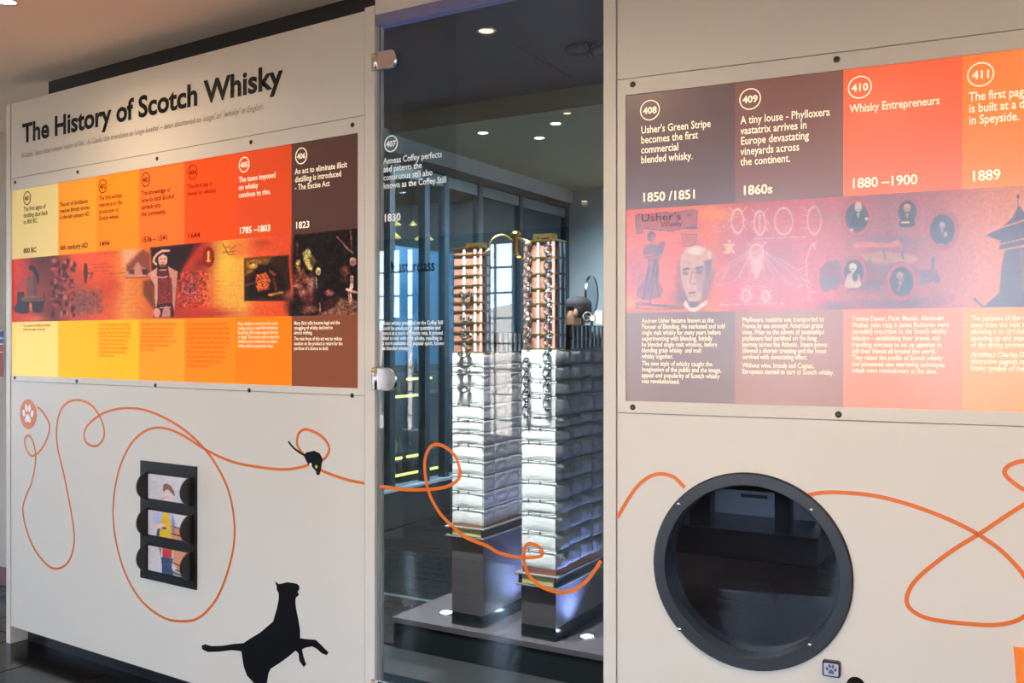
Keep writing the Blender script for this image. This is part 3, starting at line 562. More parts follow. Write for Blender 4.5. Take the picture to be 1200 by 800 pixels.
    bug(864, 259, 7, 14); bug(890, 261, 6.6, 14); p.line([(890, 250), (890, 272)], 1.2, W_, .7); bug(918, 259, 10.5, 15.5, False); bug(954, 258, 8, 16, False, .6)
    for q in range(4): p.line([(947, 246+q*7), (938, 243+q*8)], .8, W_, .6)
    p.ring(842, 264, 6, 3, .8, W_, .5); p.line([(836, 270), (848, 271)], 1, W_, .4); p.blob(886, 303, 12, 14, (236, 150, 140), .75)
    bug(886, 296, 7.5, 10); p.poly(e([(275, 430), (375, 430), (350, 500), (322, 548), (295, 500)]), (214, 140, 138), .7, 1)
    for q in range(7): p.line([(879+q*.8, 308+q*3), (893-q*.8, 308+q*3)], .8, W_, .8)
    for L in ([(260, 380), (160, 430), (50, 530), (40, 590), (110, 600), (200, 540), (265, 410)], [(255, 400), (130, 480), (90, 560)], [(385, 380), (500, 430), (600, 500), (640, 560), (610, 605), (520, 570), (440, 480), (385, 410)], [(395, 390), (520, 480), (600, 560)], [(270, 430), (205, 520), (215, 580), (270, 560), (290, 470)], [(380, 430), (440, 530), (420, 585), (375, 550), (365, 470)], [(250, 300), (320, 315), (395, 300)]): p.line(e([(a_, b_) for a_, b_ in L]), .7, W_, .55)
    bug(874, 346, 5, 7); bug(897, 347, 4, 6)
    for L, w_ in (([(285, 285), (660, 268)], 1.2), ([(215, 603), (385, 598)], 1.2), ([(60, 725), (510, 716)], 1.2)):
        x0_, y0_ = L[0]; x1_, y1_ = L[1]; n_ = int((x1_-x0_)/16)
        for q in range(n_):
            t = q/n_
            if (q*7) % 5: p.line(e([(lerp(x0_, x1_, t), lerp(y0_, y1_, t)+3*math.sin(q*2.1)), (lerp(x0_, x1_, t)+11, lerp(y0_, y1_, t)+3*math.cos(q*1.7))]), 1.1, W_, .75)
    for L in ([(730, 300), (680, 340), (655, 420), (660, 510), (650, 560), (680, 640), (670, 690)], [(655, 470), (600, 490)], [(650, 520), (620, 540)], [(690, 310), (720, 350)], [(660, 600), (620, 590)], [(680, 640), (720, 640)], [(670, 680), (630, 700)], [(670, 680), (700, 700)], [(665, 560), (690, 600)]): p.line(e(L), 1, W_, .6)
    p.grain(.08, 2, 2, 31, (935, 280, 960, 360))
    # train and landscape
    bl = (96, 78, 106)
    p.poly(f([(0, 60), (60, 140), (160, 150), (160, 215), (40, 210), (0, 130)]), (170, 100, 86), .5, 8); p.poly(f([(200, 330), (330, 300), (560, 290), (700, 330), (640, 390), (200, 370)]), bl, .35, 10); p.poly(f([(235, 345), (300, 335), (460, 345), (520, 320), (545, 360), (480, 372), (240, 372)]), (240, 112, 96), .7, 2)
    p.poly(f([(290, 415), (420, 395), (620, 420), (640, 450), (600, 470), (330, 470)]), (196, 144, 108), .6, 3); p.poly(f([(30, 510), (75, 460), (150, 455), (165, 500), (165, 575), (30, 580)]), (112, 66, 84), .75, 2); p.poly(f([(30, 575), (170, 572), (170, 600), (30, 600)]), bl, .8, 2)
    for x_, r_ in ((70, 36), (120, 24), (235, 30), (320, 34), (385, 34)): p.ell(955+x_/5.335, 220+612/5.335, r_/5.335, r_/5.335, bl, .7, .4)
    p.poly(f([(310, 460), (350, 450), (370, 520), (640, 520), (640, 600), (320, 610)]), (126, 70, 88), .75, 3); p.poly(f([(350, 480), (620, 480), (630, 520), (350, 520)]), bl, .5, 2); p.line(f([(740, 435), (735, 500)]), 3.4, bl, .9); p.poly(f([(650, 510), (760, 510), (770, 560), (720, 590), (650, 610)]), bl, .6, 3); p.ell(955+760/5.335, 220+570/5.335, 4, 5, bl, .7, .5)
    p.line(f([(545, 400), (550, 440)]), 3, bl, .7); p.line(f([(430, 390), (435, 440)]), 3, bl, .6)
    for x_, y_, rx_, ry_, cc in ((120, 740, 90, 30, (60, 60, 96)), (360, 720, 120, 30, (110, 84, 110)), (600, 720, 120, 40, (70, 66, 104)), (780, 700, 70, 30, (150, 76, 96)), (450, 640, 200, 30, (150, 84, 96)), (300, 680, 160, 14, (196, 96, 92))): p.ell(955+x_/5.335, 220+y_/5.335, rx_/5.335, ry_/5.335, cc, .45, 1.2)
    for x_, y_, rx_, ry_ in ((262, 184, 92, 112), (578, 150, 74, 88), (796, 262, 98, 120), (242, 527, 78, 96), (541, 586, 94, 114)):
        x, y, rx, ry = 955+x_/5.335, 220+y_/5.335, rx_/5.335, ry_/5.335
        p.ell(x, y, rx*1.06, ry*1.06, (130, 60, 84), .8); p.ell(x, y, rx, ry, (226, 88, 84)); p.ring(x, y, rx*.9, ry*.9, .8, (170, 60, 76), .8); p.ell(x, y, rx*.8, ry*.82, (58, 54, 76))
    for x_, y_, s, c1, c2, cs in ((270, 120, 1.15, (214, 172, 148), (22, 24, 38), (30, 30, 44)), (576, 118, 1.2, (196, 140, 110), (30, 30, 44), (30, 30, 44)), (795, 230, .9, (190, 150, 140), (60, 50, 64), (60, 50, 64)), (236, 492, 1.25, (234, 200, 176), (216, 176, 160), (60, 48, 66)), (530, 545, 1.1, (190, 140, 120), (66, 56, 66), (66, 56, 66))):
        x, y = 955+x_/5.335, 220+y_/5.335
        p.poly([(x-8*s, y+18*s), (x-5.5*s, y+8*s), (x, y+4*s), (x+6*s, y+8*s), (x+8*s, y+18*s), (x+4*s, y+20*s), (x-5*s, y+20*s)], c2, .95, 1); p.ell(x, y, 3.6*s, 5*s, c1, 1, .4); p.poly([(x-2*s, y+6*s), (x+2*s, y+6*s), (x, y+12*s)], c1, .8, .8)
        p.poly([(x-3.6*s, y-2*s), (x-2*s, y-5.6*s), (x+2.4*s, y-5.6*s), (x+3.6*s, y-2*s), (x, y-3.4*s)], cs if s != 1.15 else c1, .8, .6); p.line([(x-1.6*s, y+2.2*s), (x+1.8*s, y+2.2*s)], .9, (70, 50, 50), .8)
    p.ell(955+322/5.335, 220+192/5.335, 1.8, 2, (222, 180, 160)); p.ell(955+228/5.335, 220+262/5.335, 2.4, 1.6, (210, 170, 150)); p.line(f([(545, 215), (585, 215)]), 2.2, (216, 168, 130)); p.ell(955+815/5.335, 220+290/5.335, 2.4, 3, (190, 150, 130), .8); p.line(f([(770, 352), (800, 354)]), 1.2, (230, 180, 160), .8); p.ell(955+250/5.335, 220+555/5.335, 3.4, 5.5, (44, 36, 52), .8, .5); p.line(f([(520, 640), (550, 570)]), 2.2, (150, 116, 104), .7)
    p.ell(955+455/5.335, 220+285/5.335, 1.6, 4.5, (170, 50, 66), .8, .8)
    # malt kiln with pagoda roof
    gk = (82, 70, 92); h = lambda L: [(950+x/4.8, 210+y/4.8) for x, y in L]
    p.poly(h([(1095, 395), (1195, 380), (1400, 380), (1400, 720), (965, 720), (1060, 640), (1075, 480)]), gk, .9, 1.5); p.poly(h([(1175, 390), (1400, 385), (1400, 640), (1190, 640)]), (150, 96, 88), .6, 2); p.poly(h([(985, 315), (1090, 258), (1135, 215), (1168, 150), (1180, 150), (1230, 230), (1400, 300), (1400, 330), (1060, 395), (1070, 345)]), gk, .95, 1.2)
    p.line(h([(990, 300), (1100, 262), (1190, 232), (1400, 232)]), 1.6, (236, 140, 90), .9); p.line(h([(1060, 366), (1190, 335), (1400, 335)]), 1.4, (226, 130, 96), .9); p.line(h([(1168, 100), (1168, 160)]), .9, gk); p.ell(950+1167/4.8, 210+95/4.8, 1.9, 2.4, (66, 60, 92)); p.line(h([(920, 672), (975, 722)]), 2.4, gk)
    p.grain(.03, 2.5, 2.5, 33)
pmr = print_mat('picture_print_gloss', 0.3) if False else None
m2 = bpy.data.materials.new('gloss_print'); m2.use_nodes = True
_a = m2.node_tree.nodes.new('ShaderNodeAttribute'); _a.attribute_name = 'print'; _b = m2.node_tree.nodes['Principled BSDF']
m2.node_tree.links.new(_a.outputs['Color'], _b.inputs['Base Color']); m2.node_tree.links.new(_a.outputs['Color'], _b.inputs['Emission Color'])
_b.inputs['Emission Strength'].default_value = 0.1; _b.inputs['Roughness'].default_value = 0.33; _b.inputs['Coat Weight'].default_value = 1.0; _b.inputs['Coat Roughness'].default_value = 0.22
GAM, MUL = 1.04, 0.88
band(R, ru0, ru1, rbb, rbt, 0.0021, right_picture, ipr, m2)
text('banner_word', ["Usher's"], 750.5, 259.6, 0, 12.5, 797.5, R, mat('slate_print', col(36, 30, 62), rough=0.5), off=-0.0035, parent=ipr)
text('banner_word', ['Whisky'], 774, 265.8, 0, 8.5, 799, R, MATS['slate_print'], off=-0.0035, parent=ipr)
text('caption', ['THE', '"Phylloxera Vastatrix"', 'MAGNIFIED', 'A HUNDRED TIMES.'], 854, 284, 4.2, 4.6, 868, R, cream_t, off=-0.0035, parent=ipr, center=True, bold=0.01)

# ================================================================== decals on the wall
tag(ribbon('trail_line', [(43.6,477),(50.6,483),(58,498),(55.5,513),(47,528),(37.5,534),(31,526),(29,515),(34,510),(39.4,519),(42,537.5),(37.5,564),(30,582.5),(27,597.5),(31,620),(41,644),(56,662),(68,666),(79.5,659),(86,642.5),(87,624),(82.5,594),(75,556),(68,526),(66.4,504),(69.4,485),(77,473),(90,468.5),(105,473),(115.5,485),(122,502),(120.7,515),(112.5,522.5),(102,519),(98.6,509),(103,498),(116,487),(131,480.5),(150,478),(172.5,481),(199,492.5),(221,507.5),(240,526),(255,547),(268,575),(274.5,609),(274,639),(266,672.5),(253,702.5),(234,723),(214,727.6),(191,723),(165,702.5),(146,669),(135,627.5),(133,590),(139,552.5),(152,522.5),(169,505.6),(187.5,501),(210,507.5),(240,526),(262.5,537),(285,544),(327,549.7),(349,548),(366,543),(380,537.5),(386,526.5),(381.5,515.6),(370.6,507),(357.5,503),(349.6,509),(348.7,522),(356.6,533),(366,544),(379,552),(405.6,561.5),(427.4,566)], A, 0.0105, 0.0012, orange),
    'orange looping line on the left wall running from the paw badge past the mouse', 'line')
tag(ribbon('trail_line', [(445,569.2),(455,571),(480,573.7),(505,573),(525,569.5),(537.5,561),(539,550),(534,535),(522.5,524),(511,520.5),(502.5,526),(498,540),(499,560),(504,580),(515,600),(530,616),(547.5,630),(570,639),(585,647.5),(605,652.5),(622.5,653),(634,651),(635.5,645),(630,639.5),(621,636.7),(615,642.5),(614.5,657.5),(619,672.5),(630,684),(642.5,690.5),(659,694),(675,690),(690,677.5),(704.5,657)], B, 0.0115, 0.0012, orange),
    'orange looping line stuck across the tall glass door', 'line')
tag(ribbon('trail_line', [(724,606.5),(730,595),(745,572),(760,559),(775,555),(790,559),(799,567.5),(802.5,571)], R, 0.011, 0.0012, orange),
    'short orange arc between the glass door and the round window', 'line')
tag(ribbon('trail_line', [(947,579.8),(964.5,577),(989,577),(1024,580.5),(1059,589),(1094,601),(1122,613),(1146.5,626),(1171,643),(1188.5,660),(1200,674),(1210,692),(1211,710),(1200,722),(1185,729),(1164,732),(1139.5,731),(1108,728),(1083.5,723),(1068,714),(1062.5,704),(1066,690),(1076.5,676),(1094,661),(1118.5,643),(1146.5,626),(1178,605),(1200,591),(1222,578),(1226,568),(1214,573),(1200,573),(1190,567),(1181.5,560),(1177,553),(1181.5,546),(1190,542),(1200,540),(1240,536),(1280,540)], R, 0.011, 0.0012, orange),
    'orange line to the right of the round window, curling into a wide triangular loop', 'line')
def paw(seg, u, z, s, off, m, parent):
    bm = bmesh.new()
    for dx, dz, rx, rz, a in ((-0.62, 0.12, .2, .3, .4), (-0.24, 0.56, .2, .32, .12), (0.24, 0.56, .2, .32, -.12), (0.62, 0.12, .2, .3, -.4)):
        lp = [(u+s*(dx+rx*math.cos(t)*math.cos(a)-rz*math.sin(t)*math.sin(a)), z+s*(dz+rx*math.cos(t)*math.sin(a)+rz*math.sin(t)*math.cos(a))) for t in [2*PI*i/16 for i in range(16)]]
        t_ = slab_bm([lp], seg, off, off-0.0008); me = bpy.data.meshes.new('x'); t_.to_mesh(me); t_.free(); bm.from_mesh(me); bpy.data.meshes.remove(me)
    lp = [(u+s*x, z+s*y) for x, y in ((-.45, -.42), (-.3, -.12), (-.08, .08), (.08, .08), (.3, -.12), (.45, -.42), (.36, -.62), (.15, -.6), (0, -.52), (-.15, -.6), (-.36, -.62))]
    t_ = slab_bm([lp], seg, off, off-0.0008); me = bpy.data.meshes.new('x'); t_.to_mesh(me); t_.free(); bm.from_mesh(me); bpy.data.meshes.remove(me)
    return obj('paw_print', bm, m, parent)
bu, bz = A.uv(33.2, 485); br_ = 17.4/F*A.p(bu, 0).y
pb = empty('paw_badge', A.p(bu, bz, 0), label='round orange badge with a white paw print at the start of the orange line', cat='badge')
slab('disc', [circ(bu, bz, br_, 40)], A, 0.0014, 0.0002, orange, pb); paw(A, bu, bz-0.004, br_*0.82, 0.0024, white_v, pb)
cat = [(280,528),(290,535),(300,533),(312,530),(328,532),(338,534),(345,540),(345,549),(340,556),(344,564),(335,572),(334,585),(336,600),(342,630),(347,660),(347,680),(370,683),(388,684),(400,695),(415,710),(423,718),(418,725),(405,720),(392,708),(380,702),(362,705),(352,710),(356,730),(363,750),(357,757),(345,740),(343,720),(335,713),(315,730),(290,748),(268,762),(262,775),(258,800),(262,830),(275,852),(262,862),(240,840),(224,800),(205,780),(196,755),(190,715),(165,712),(130,716),(100,717),(86,710),(83,700),(92,696),(110,701),(140,700),(170,695),(195,693),(215,680),(240,665),(260,648),(275,635),(285,600),(290,575),(290,560),(285,550),(284,540)]
tag(slab('cat_silhouette', [pxloop(A, [(200+x/2.2857, 450+y/2.2857) for x, y in cat])], A, 0.0014, 0.0002, black_v), 'flat black silhouette of a leaping cat low on the left wall', 'decal')
mo = empty('mouse_silhouette', A.p(*A.uv(368, 537), 0), label='small flat black silhouette of a mouse sitting on the orange line', cat='decal')
slab('body', [pxloop(A, [(200+x/2.2857, 450+y/2.2857) for x, y in [(358,190),(365,182),(385,178),(400,185),(408,200),(405,215),(403,230),(399,243),(392,243),(390,232),(382,224),(378,217),(370,215),(364,205)]])], A, 0.0024, 0.0012, black_v, mo)
ribbon('tail', [(200+x/2.2857, 450+y/2.2857) for x, y in [(364,192),(352,186),(340,178),(328,168),(316,153)]], A, 0.008, 0.0024, black_v, mo)
slab('nose_patch', [circ(*A.uv(371.3, 546.5), 0.006, 12)], A, 0.003, 0.0024, mat('gold_print', col(224, 196, 60), rough=0.4), mo)
slab('paw_patch', [circ(*A.uv(364.5, 544), 0.006, 12)], A, 0.003, 0.0024, white_v, mo)

# ================================================================== rotating picture blocks in a black frame
fp = empty('flip_picture_puzzle', A.p(*A.uv(199, 612), 0), label='tall black frame with three turning picture blocks of a figure with barrels', cat='puzzle')
blk = mat('black_frame', col(26, 25, 24), rough=0.35, noise=(80, 0.2, (1, 1, 1)))
fu0, fz1 = A.uv(166.6, 539); fu1, fz0 = A.uv(231.5, 690.5)
slab('back_plate', [[(fu0, fz0), (fu1, fz0), (fu1, fz1), (fu0, fz1)]], A, 0.010, 0.0003, blk, fp)
ppm = print_mat('block_print', 0.0)
def fig(i):
    def f(p):     # local 0..100 x 0..60 (y down)
        p.fill((206, 200, 200)); p.grain(.03, 2, 2, 40+i)
        if i == 0:
            p.poly([(38, 22), (46, 18), (56, 22), (64, 34), (66, 46), (60, 42), (50, 32), (44, 34), (40, 42), (37, 34)], (128, 96, 70)); p.poly([(42, 34), (52, 34), (58, 46), (54, 58), (44, 58), (38, 50)], (226, 200, 190)); p.line([(30, 60), (45, 50)], 1, (150, 110, 100)); p.ell(50, 50, 2.5, 2, (224, 150, 120))
        elif i == 1:
            p.poly([(12, 5), (40, 0), (60, 0), (72, 26), (60, 28), (40, 30), (22, 38), (12, 28)], (176, 182, 214)); p.poly([(36, 0), (50, 0), (58, 30), (56, 60), (26, 60), (32, 30)], (226, 184, 34)); p.poly([(14, 34), (34, 28), (44, 30), (30, 42), (16, 42)], (228, 192, 172)); p.ell(40, 38, 6, 3, (80, 90, 130)); p.poly([(24, 42), (30, 40), (28, 60), (20, 60)], (60, 80, 110))
            p.poly([(64, 28), (100, 34), (100, 60), (56, 60), (58, 48)], (208, 138, 98)); p.line([(60, 30), (100, 36)], 2, (60, 40, 36)); p.line([(56, 48), (100, 52)], 3, (50, 40, 40)); p.poly([(60, 0), (66, 24), (64, 46), (56, 44)], (90, 96, 130), .5)
        else:
            p.poly([(26, 0), (34, 0), (32, 20)], (170, 110, 120)); p.poly([(36, 0), (60, 0), (58, 20), (36, 22)], (196, 56, 52)); p.poly([(32, 22), (62, 20), (58, 40), (64, 60), (34, 60), (34, 40)], (56, 74, 112)); p.line([(34, 38), (62, 36)], 1, (120, 130, 90))
            p.poly([(62, 0), (100, 0), (100, 55), (74, 50), (62, 30)], (210, 142, 104)); p.line([(62, 30), (80, 35), (100, 34)], 3, (60, 46, 46)); p.line([(68, 46), (100, 50)], 3, (60, 46, 50)); p.poly([(56, 46), (66, 58), (100, 60), (100, 56), (72, 52)], (110, 100, 110))
            p.poly([(90, 0), (100, 0), (100, 55), (94, 55)], (190, 116, 80), .5)
    return f
for i, (yc_l, yc_r) in enumerate(((568.5, 575), (611, 618.5), (652.5, 661.5))):
    uL, zc = A.uv(176.5, yc_l); uR = A.uv(227.5, yc_r)[0]; z_ = A.uv(227.5, yc_r)[1]; zc = (zc+z_)/2
    rd = 0.0605; off = 0.008
    dr = obj('turning_block', (lambda b: (box_uvz(b, A, uL+0.008, uR-0.006, zc-0.0535, zc+0.0535, off+0.0026, off+0.010, 0.001), b)[1])(bmesh.new()), mat('block_edge', col(70, 62, 58), rough=0.5), fp)
    for u_ in (uL, uR):
        bm = bmesh.new(); prof = [(u_, 0)]
        n_ = 36; rings = [[bm.verts.new(A.p(u_+du, zc+rd*math.sin(2*PI*k/n_), max(off+rd*math.cos(2*PI*k/n_), 0.0105))) for k in range(n_)] for du in (-0.004, 0.004)]
        bm.faces.new(rings[0]); bm.faces.new(rings[1][::-1])
        for k in range(n_): bm.faces.new((rings[0][k], rings[0][(k+1) % n_], rings[1][(k+1) % n_], rings[1][k]))
        obj('end_disc', bm, blk, dr)
    nx, ny = 90, 54; U, V = np.meshgrid(np.linspace(uL+0.009, uR-0.007, nx), np.linspace(-0.0525, 0.0525, ny), indexing='ij')
    o_ = off+0.0106; pos = np.stack([A.o.x+A.t.x*U+A.n.x*o_, A.o.y+A.t.y*U+A.n.y*o_, zc+V], -1)
    p = Paint((U-U.min())/(U.max()-U.min())*100, (0.0525-V)/0.105*60); fig(i)(p); grid_print('picture_face', pos, p.lin(), ppm, dr)
for x, y in ((226.5, 549.5), (229, 686), (171, 543.5), (173, 673.5)):
    u, z = A.uv(x, y); bm = bmesh.new(); lathe(bm, [(0, .0015), (.0035, .001), (.0045, -.001)], A.p(u, z, 0.0105), Vector((A.n.x, A.n.y, 0)), 10); obj('screw', bm, screw_m, fp, True)

# ================================================================== porthole, paw button, knob, orange board
ph = empty('porthole_window', R.p(CU, CZ, 0), label='large round glazed window with a wide charcoal ring, low in the right wall', cat='window')
bm = bmesh.new(); ax = Vector((R.n.x, R.n.y, 0)); rin = RAD*0.866
lathe(bm, [(rin, -0.10), (rin, 0.0), (rin, 0.010), (rin+0.003, 0.013), (RAD-0.004, 0.013), (RAD, 0.009), (RAD, 0.0005), (RAD*0.99, 0.0005), (RAD*0.985, -0.012), (RAD*0.975, -0.10), (rin, -0.10)], R.p(CU, CZ, 0), ax, 96)
obj('ring', bm, ring_m, ph, False)
slab('glass_pane', [circ(CU, CZ, rin, 72)], R, -0.045, -0.055, glass_mat('porthole_glass', (0.55, 0.56, 0.60, 1), 0.012), ph)
for x, y in ((796.5, 590), (951.5, 596.5), (797.5, 736), (950, 754)):
    u, z = R.uv(x, y); bm = bmesh.new(); lathe(bm, [(0, .003), (.004, .0025), (.006, .0)], R.p(u, z, 0.0125), ax, 12); obj('screw', bm, chrome, ph, True)
def rrect(u0, u1, z0, z1, r, n=5):
    out = []
    for cx, cz, a0 in ((u1-r, z1-r, 0), (u0+r, z1-r, PI/2), (u0+r, z0+r, PI), (u1-r, z0+r, 1.5*PI)):
        out += [(cx+r*math.cos(a0+PI/2*k/n), cz+r*math.sin(a0+PI/2*k/n)) for k in range(n+1)]
    return out
u0, z1 = R.uv(964.2, 771.2); u1, z0 = R.uv(985.4, 793)
pw = empty('paw_button', R.p((u0+u1)/2, (z0+z1)/2, 0), label='small square grey button with a paw print, below the round window', cat='button')
slab('casing', [rrect(u0, u1, z0, z1, 0.006)], R, 0.012, 0.0, mat('button_black', col(30, 28, 32), rough=0.3), pw)
slab('face', [rrect(u0+0.004, u1-0.005, z0+0.004, z1-0.007, 0.003)], R, 0.0135, 0.011, mat('button_grey', col(176, 178, 196), rough=0.4), pw)
paw(R, (u0+u1)/2, (z0+z1)/2-0.002, 0.0175, 0.0145, mat('button_ink', col(84, 86, 104), rough=0.5), pw)
u, z = R.uv(1003, 803); bm = bmesh.new(); lathe(bm, [(0, .03), (.012, .029), (.017, .022), (.017, .012), (.024, .010), (.024, 0)], R.p(u, z, 0.0004), ax, 24)
tag(obj('door_knob', bm, black_v, None, True), 'dark round knob at the bottom of the right wall beside the paw button', 'knob')
tag(slab('orange_board', [pxloop(R, [(1187.5, 757), (1290, 768), (1290, 860), (1196, 860)])], R, 0.012, 0.0006, orange_fill), 'bright orange board with a slanting edge, low at the far right', 'board')
# ================================================================== the room the visitors stand in
BACK = 6.8
Bv = Seg(PB, PC); Bv.o = B.o - B.n*BACK          # where the window wall appears mirrored in the door glass
def vu(px): return Bv.uv(px, 400)[0]
def vz(px, py): return Bv.uv(px, py)[1]
bt, bn = B.t, B.n
WT = vz(580, 283); WB = 0.35
rail_zs = [vz(580, y) for y in (312.5, 342.5, 373)]; step_z = rail_zs[0]-rail_zs[1]
frame_m = mat('window_frame_dark', col(52, 56, 60), rough=0.5); wall_m = mat('room_paint', col(222, 208, 190), rough=0.85)
wins = [(vu(430), vu(524), [vu(444.5), vu(478.2), vu(497)]), (vu(527), vu(537), []), (vu(561.5), vu(602), [vu(574.5), vu(595.5)])]
uR0 = vu(600)
x_ = uR0+2.1
while x_ < uR0+6.4:
    wins.append((x_, x_+1.25, [x_+0.42, x_+0.84])); x_ += 1.75
UL, UR = -9.5, uR0+8.9
CEILZ = 2.79
holes = [[(a_, WB), (b_, WB), (b_, WT), (a_, WT)] for a_, b_, m_ in wins]
tag(slab('wall_back', [[(UL, 0), (UR, 0), (UR, CEILZ+0.05), (UL, CEILZ+0.05)]] + holes, B, BACK, BACK+0.25, mat('window_wall_dimmed', col(118, 112, 106), rough=0.85)), kind='structure')  # darker than the room paint to weaken its veil in the door glass
wglass = glass_mat('window_glass', (0.97, 0.98, 0.98, 1), 0.03)
for i, (a_, b_, mull) in enumerate(wins):
    we = empty('window_%d' % (i+1), B.p((a_+b_)/2, 1, BACK), kind='structure')
    fw = 0.02 if b_-a_ < .2 else 0.035
    slab('window_frame', [[(a_, WB), (b_, WB), (b_, WT), (a_, WT)], [(a_+fw*.4, WB+fw), (b_-fw*.4, WB+fw), (b_-fw*.4, WT-fw*.3), (a_+fw*.4, WT-fw*.3)]], B, BACK+0.08, BACK+0.13, frame_m, we)
    for m_ in mull: wall_run('mullion', B, m_-0.010, m_+0.010, WB, WT, BACK+0.09, BACK+0.12, frame_m, we)
    z = WT-(WT-rail_zs[0])
    while z > WB+0.1: wall_run('glazing_bar', B, a_, b_, z-0.011, z+0.011, BACK+0.09, BACK+0.12, frame_m, we); z -= step_z
    slab('glass_pane', [[(a_, WB), (b_, WB), (b_, WT), (a_, WT)]], B, BACK+0.1, BACK+0.106, wglass, we)
blm = glass_mat('blue_blind', (0.07, 0.11, 0.13, 1), 0.02)
for i, (xa_, xb_) in enumerate(((446, 458.5), (464.5, 474.5), (481.5, 524))):
    slab('blind', [[(vu(xa_), WB+.05), (vu(xb_), WB+.05), (vu(xb_), WT-.02), (vu(xa_), WT-.02)]], B, BACK+0.05, BACK+0.055, blm, bpy.data.objects['window_1'])
def poly_slab(name, pts, z0, z1, m, kind='structure', parent=None):
    bm = bmesh.new(); lo = [bm.verts.new((p[0], p[1], z0)) for p in pts]; hi = [bm.verts.new((p[0], p[1], z1)) for p in pts]
    bm.faces.new(lo); bm.faces.new(hi[::-1])
    for i in range(len(pts)): bm.faces.new((lo[i], lo[(i+1) % len(pts)], hi[(i+1) % len(pts)], hi[i]))
    o = obj(name, bm, m, parent)
    if kind: tag(o, kind=kind)
    return o
xy = lambda v: (v.x, v.y)
cor = [xy(fr(CO, -6.5, 0.05)), xy(fr(CO, 0.4, 0.05))]
pL = xy(B.p(UL, 0, BACK+0.2)); pR = xy(B.p(UR, 0, BACK+0.2)); rEnd = xy(R.p(uRend, 0, -0.10))
front = [xy(A.p(u32-0.02, 0, -0.13)), xy(A.p(A.len, 0, -0.13)), xy(B.p(B.len, 0, -0.13)), rEnd]
poly_slab('ceiling', cor + front + [pR, pL], CEILZ, CEILZ+0.12, ceil_m)
tile_m = mat('black_floor_tile', col(30, 30, 31), rough=0.15, noise=(3, 0.25, (1, 1, 1)), bump=(40, 0.04, (1, 1, 1)), spec=0.14)
grout = mat('floor_grout', col(108, 98, 86), rough=0.7)
fl_o = poly_slab('floor', cor + [xy(A.p(uA0+0.03, 0, -0.12)), xy(A.p(A.len, 0, -0.12)), xy(B.p(B.len, 0, -0.12)), rEnd, pR, pL], -0.2, -0.006, grout)
ts = 0.42; ta = Vector((A.t.x, A.t.y)); tn = Vector((A.n.x, A.n.y)); rt = random.Random(5)
Rw = Matrix.Rotation(0, 2)
tb = bmesh.new(); g_ = 0.003
v = hexa(tb, [(g_, g_, -0.02), (ts-g_, g_, -0.02), (ts-g_, ts-g_, -0.02), (g_, ts-g_, -0.02), (g_, g_, 0), (ts-g_, g_, 0), (ts-g_, ts-g_, 0), (g_, ts-g_, 0)])
bmesh.ops.bevel(tb, geom=[e for e in tb.edges if all(abs(q.co.z) < 1e-5 for q in e.verts)], offset=0.002, segments=1, affect='EDGES')
tme = bpy.data.meshes.new('tile'); bmesh.ops.recalc_face_normals(tb, faces=tb.faces); tb.to_mesh(tme); tb.free(); tme.materials.append(tile_m)
ang = math.atan2(ta.y, ta.x)
for i in range(-9, 12):
    for j in range(-4 if i < 0 else 0, 7):
        q = A.o + ta*(i*ts) + tn*(j*ts - 0.08 + (0 if i < -20 else 0.0))
        # rows run away from the wall into the room
        if i < -1 and False: continue
        o = bpy.data.objects.new('tile', tme); C.objects.link(o); o.parent = fl_o
        q2 = A.o + ta*((i+1)*ts) + tn*(j*ts-0.08)
        o.location = (q2.x, q2.y, rt.uniform(-0.0006, 0.0006)); o.rotation_euler = (0, 0, ang+PI)
        o.location = (A.o.x+ta.x*((i+1)*ts-0.05)+tn.x*(j*ts-0.08), A.o.y+ta.y*((i+1)*ts-0.05)+tn.y*(j*ts-0.08), rt.uniform(-.0006, .0006))
        o.rotation_euler = (0, 0, math.atan2(-ta.y, -ta.x))
def side_wall(name, p0, p1, z0, z1, m, th=0.1):
    p0, p1 = Vector(p0), Vector(p1); d = (p1-p0).normalized(); n_ = Vector((-d.y, d.x))
    bm = bmesh.new(); box_fr(bm, p0, d, n_, 0, (p1-p0).length, 0, th, z0, z1); return tag(obj(name, bm, m), kind='structure')

side_wall('wall_side_right', rEnd, pR, 0, 2.9, wall_m, 0.1)
sr = Seg(Vector(cor[0]), Vector(pL)); sr.n = Vector((sr.t.y, -sr.t.x))
if (B.p(0, 0, 3).xy - sr.o).dot(sr.n) < 0: sr.n = -sr.n
srh = [[(b0, 0.4), (b0+1.5, 0.4), (b0+1.5, 2.6), (b0, 2.6)] for b0 in (0.4, 2.1)]  # unseen windows added to bring daylight onto the left wall
srh = [h for h in srh if h[1][0] < sr.len-0.2]
tag(slab('wall_side_left', [[(0, 0), (sr.len, 0), (sr.len, 2.9), (0, 2.9)]] + srh, sr, 0, -0.2, wall_m), kind='structure')
for i, h in enumerate(srh):
    we = empty('window_%d' % (40+i), sr.p(h[0][0], 1, 0), kind='structure')
    slab('window_frame', [h, [(h[0][0]+.04, .44), (h[1][0]-.04, .44), (h[1][0]-.04, 2.56), (h[0][0]+.04, 2.56)]], sr, -0.08, -0.14, frame_m, we)
    for zz in (0.95, 1.5, 2.05): wall_run('glazing_bar', sr, h[0][0], h[1][0], zz-.015, zz+.015, -0.12, -0.09, frame_m, we)
    slab('glass_pane', [h], sr, -0.10, -0.106, wglass, we)
side_wall('wall_end', xy(A.p(u32+0.03, 0, -0.17)), cor[1], 0, 3.44, MATS['corridor_paint'], 0.04); mat('dark_paint', col(48, 46, 46), rough=0.8)
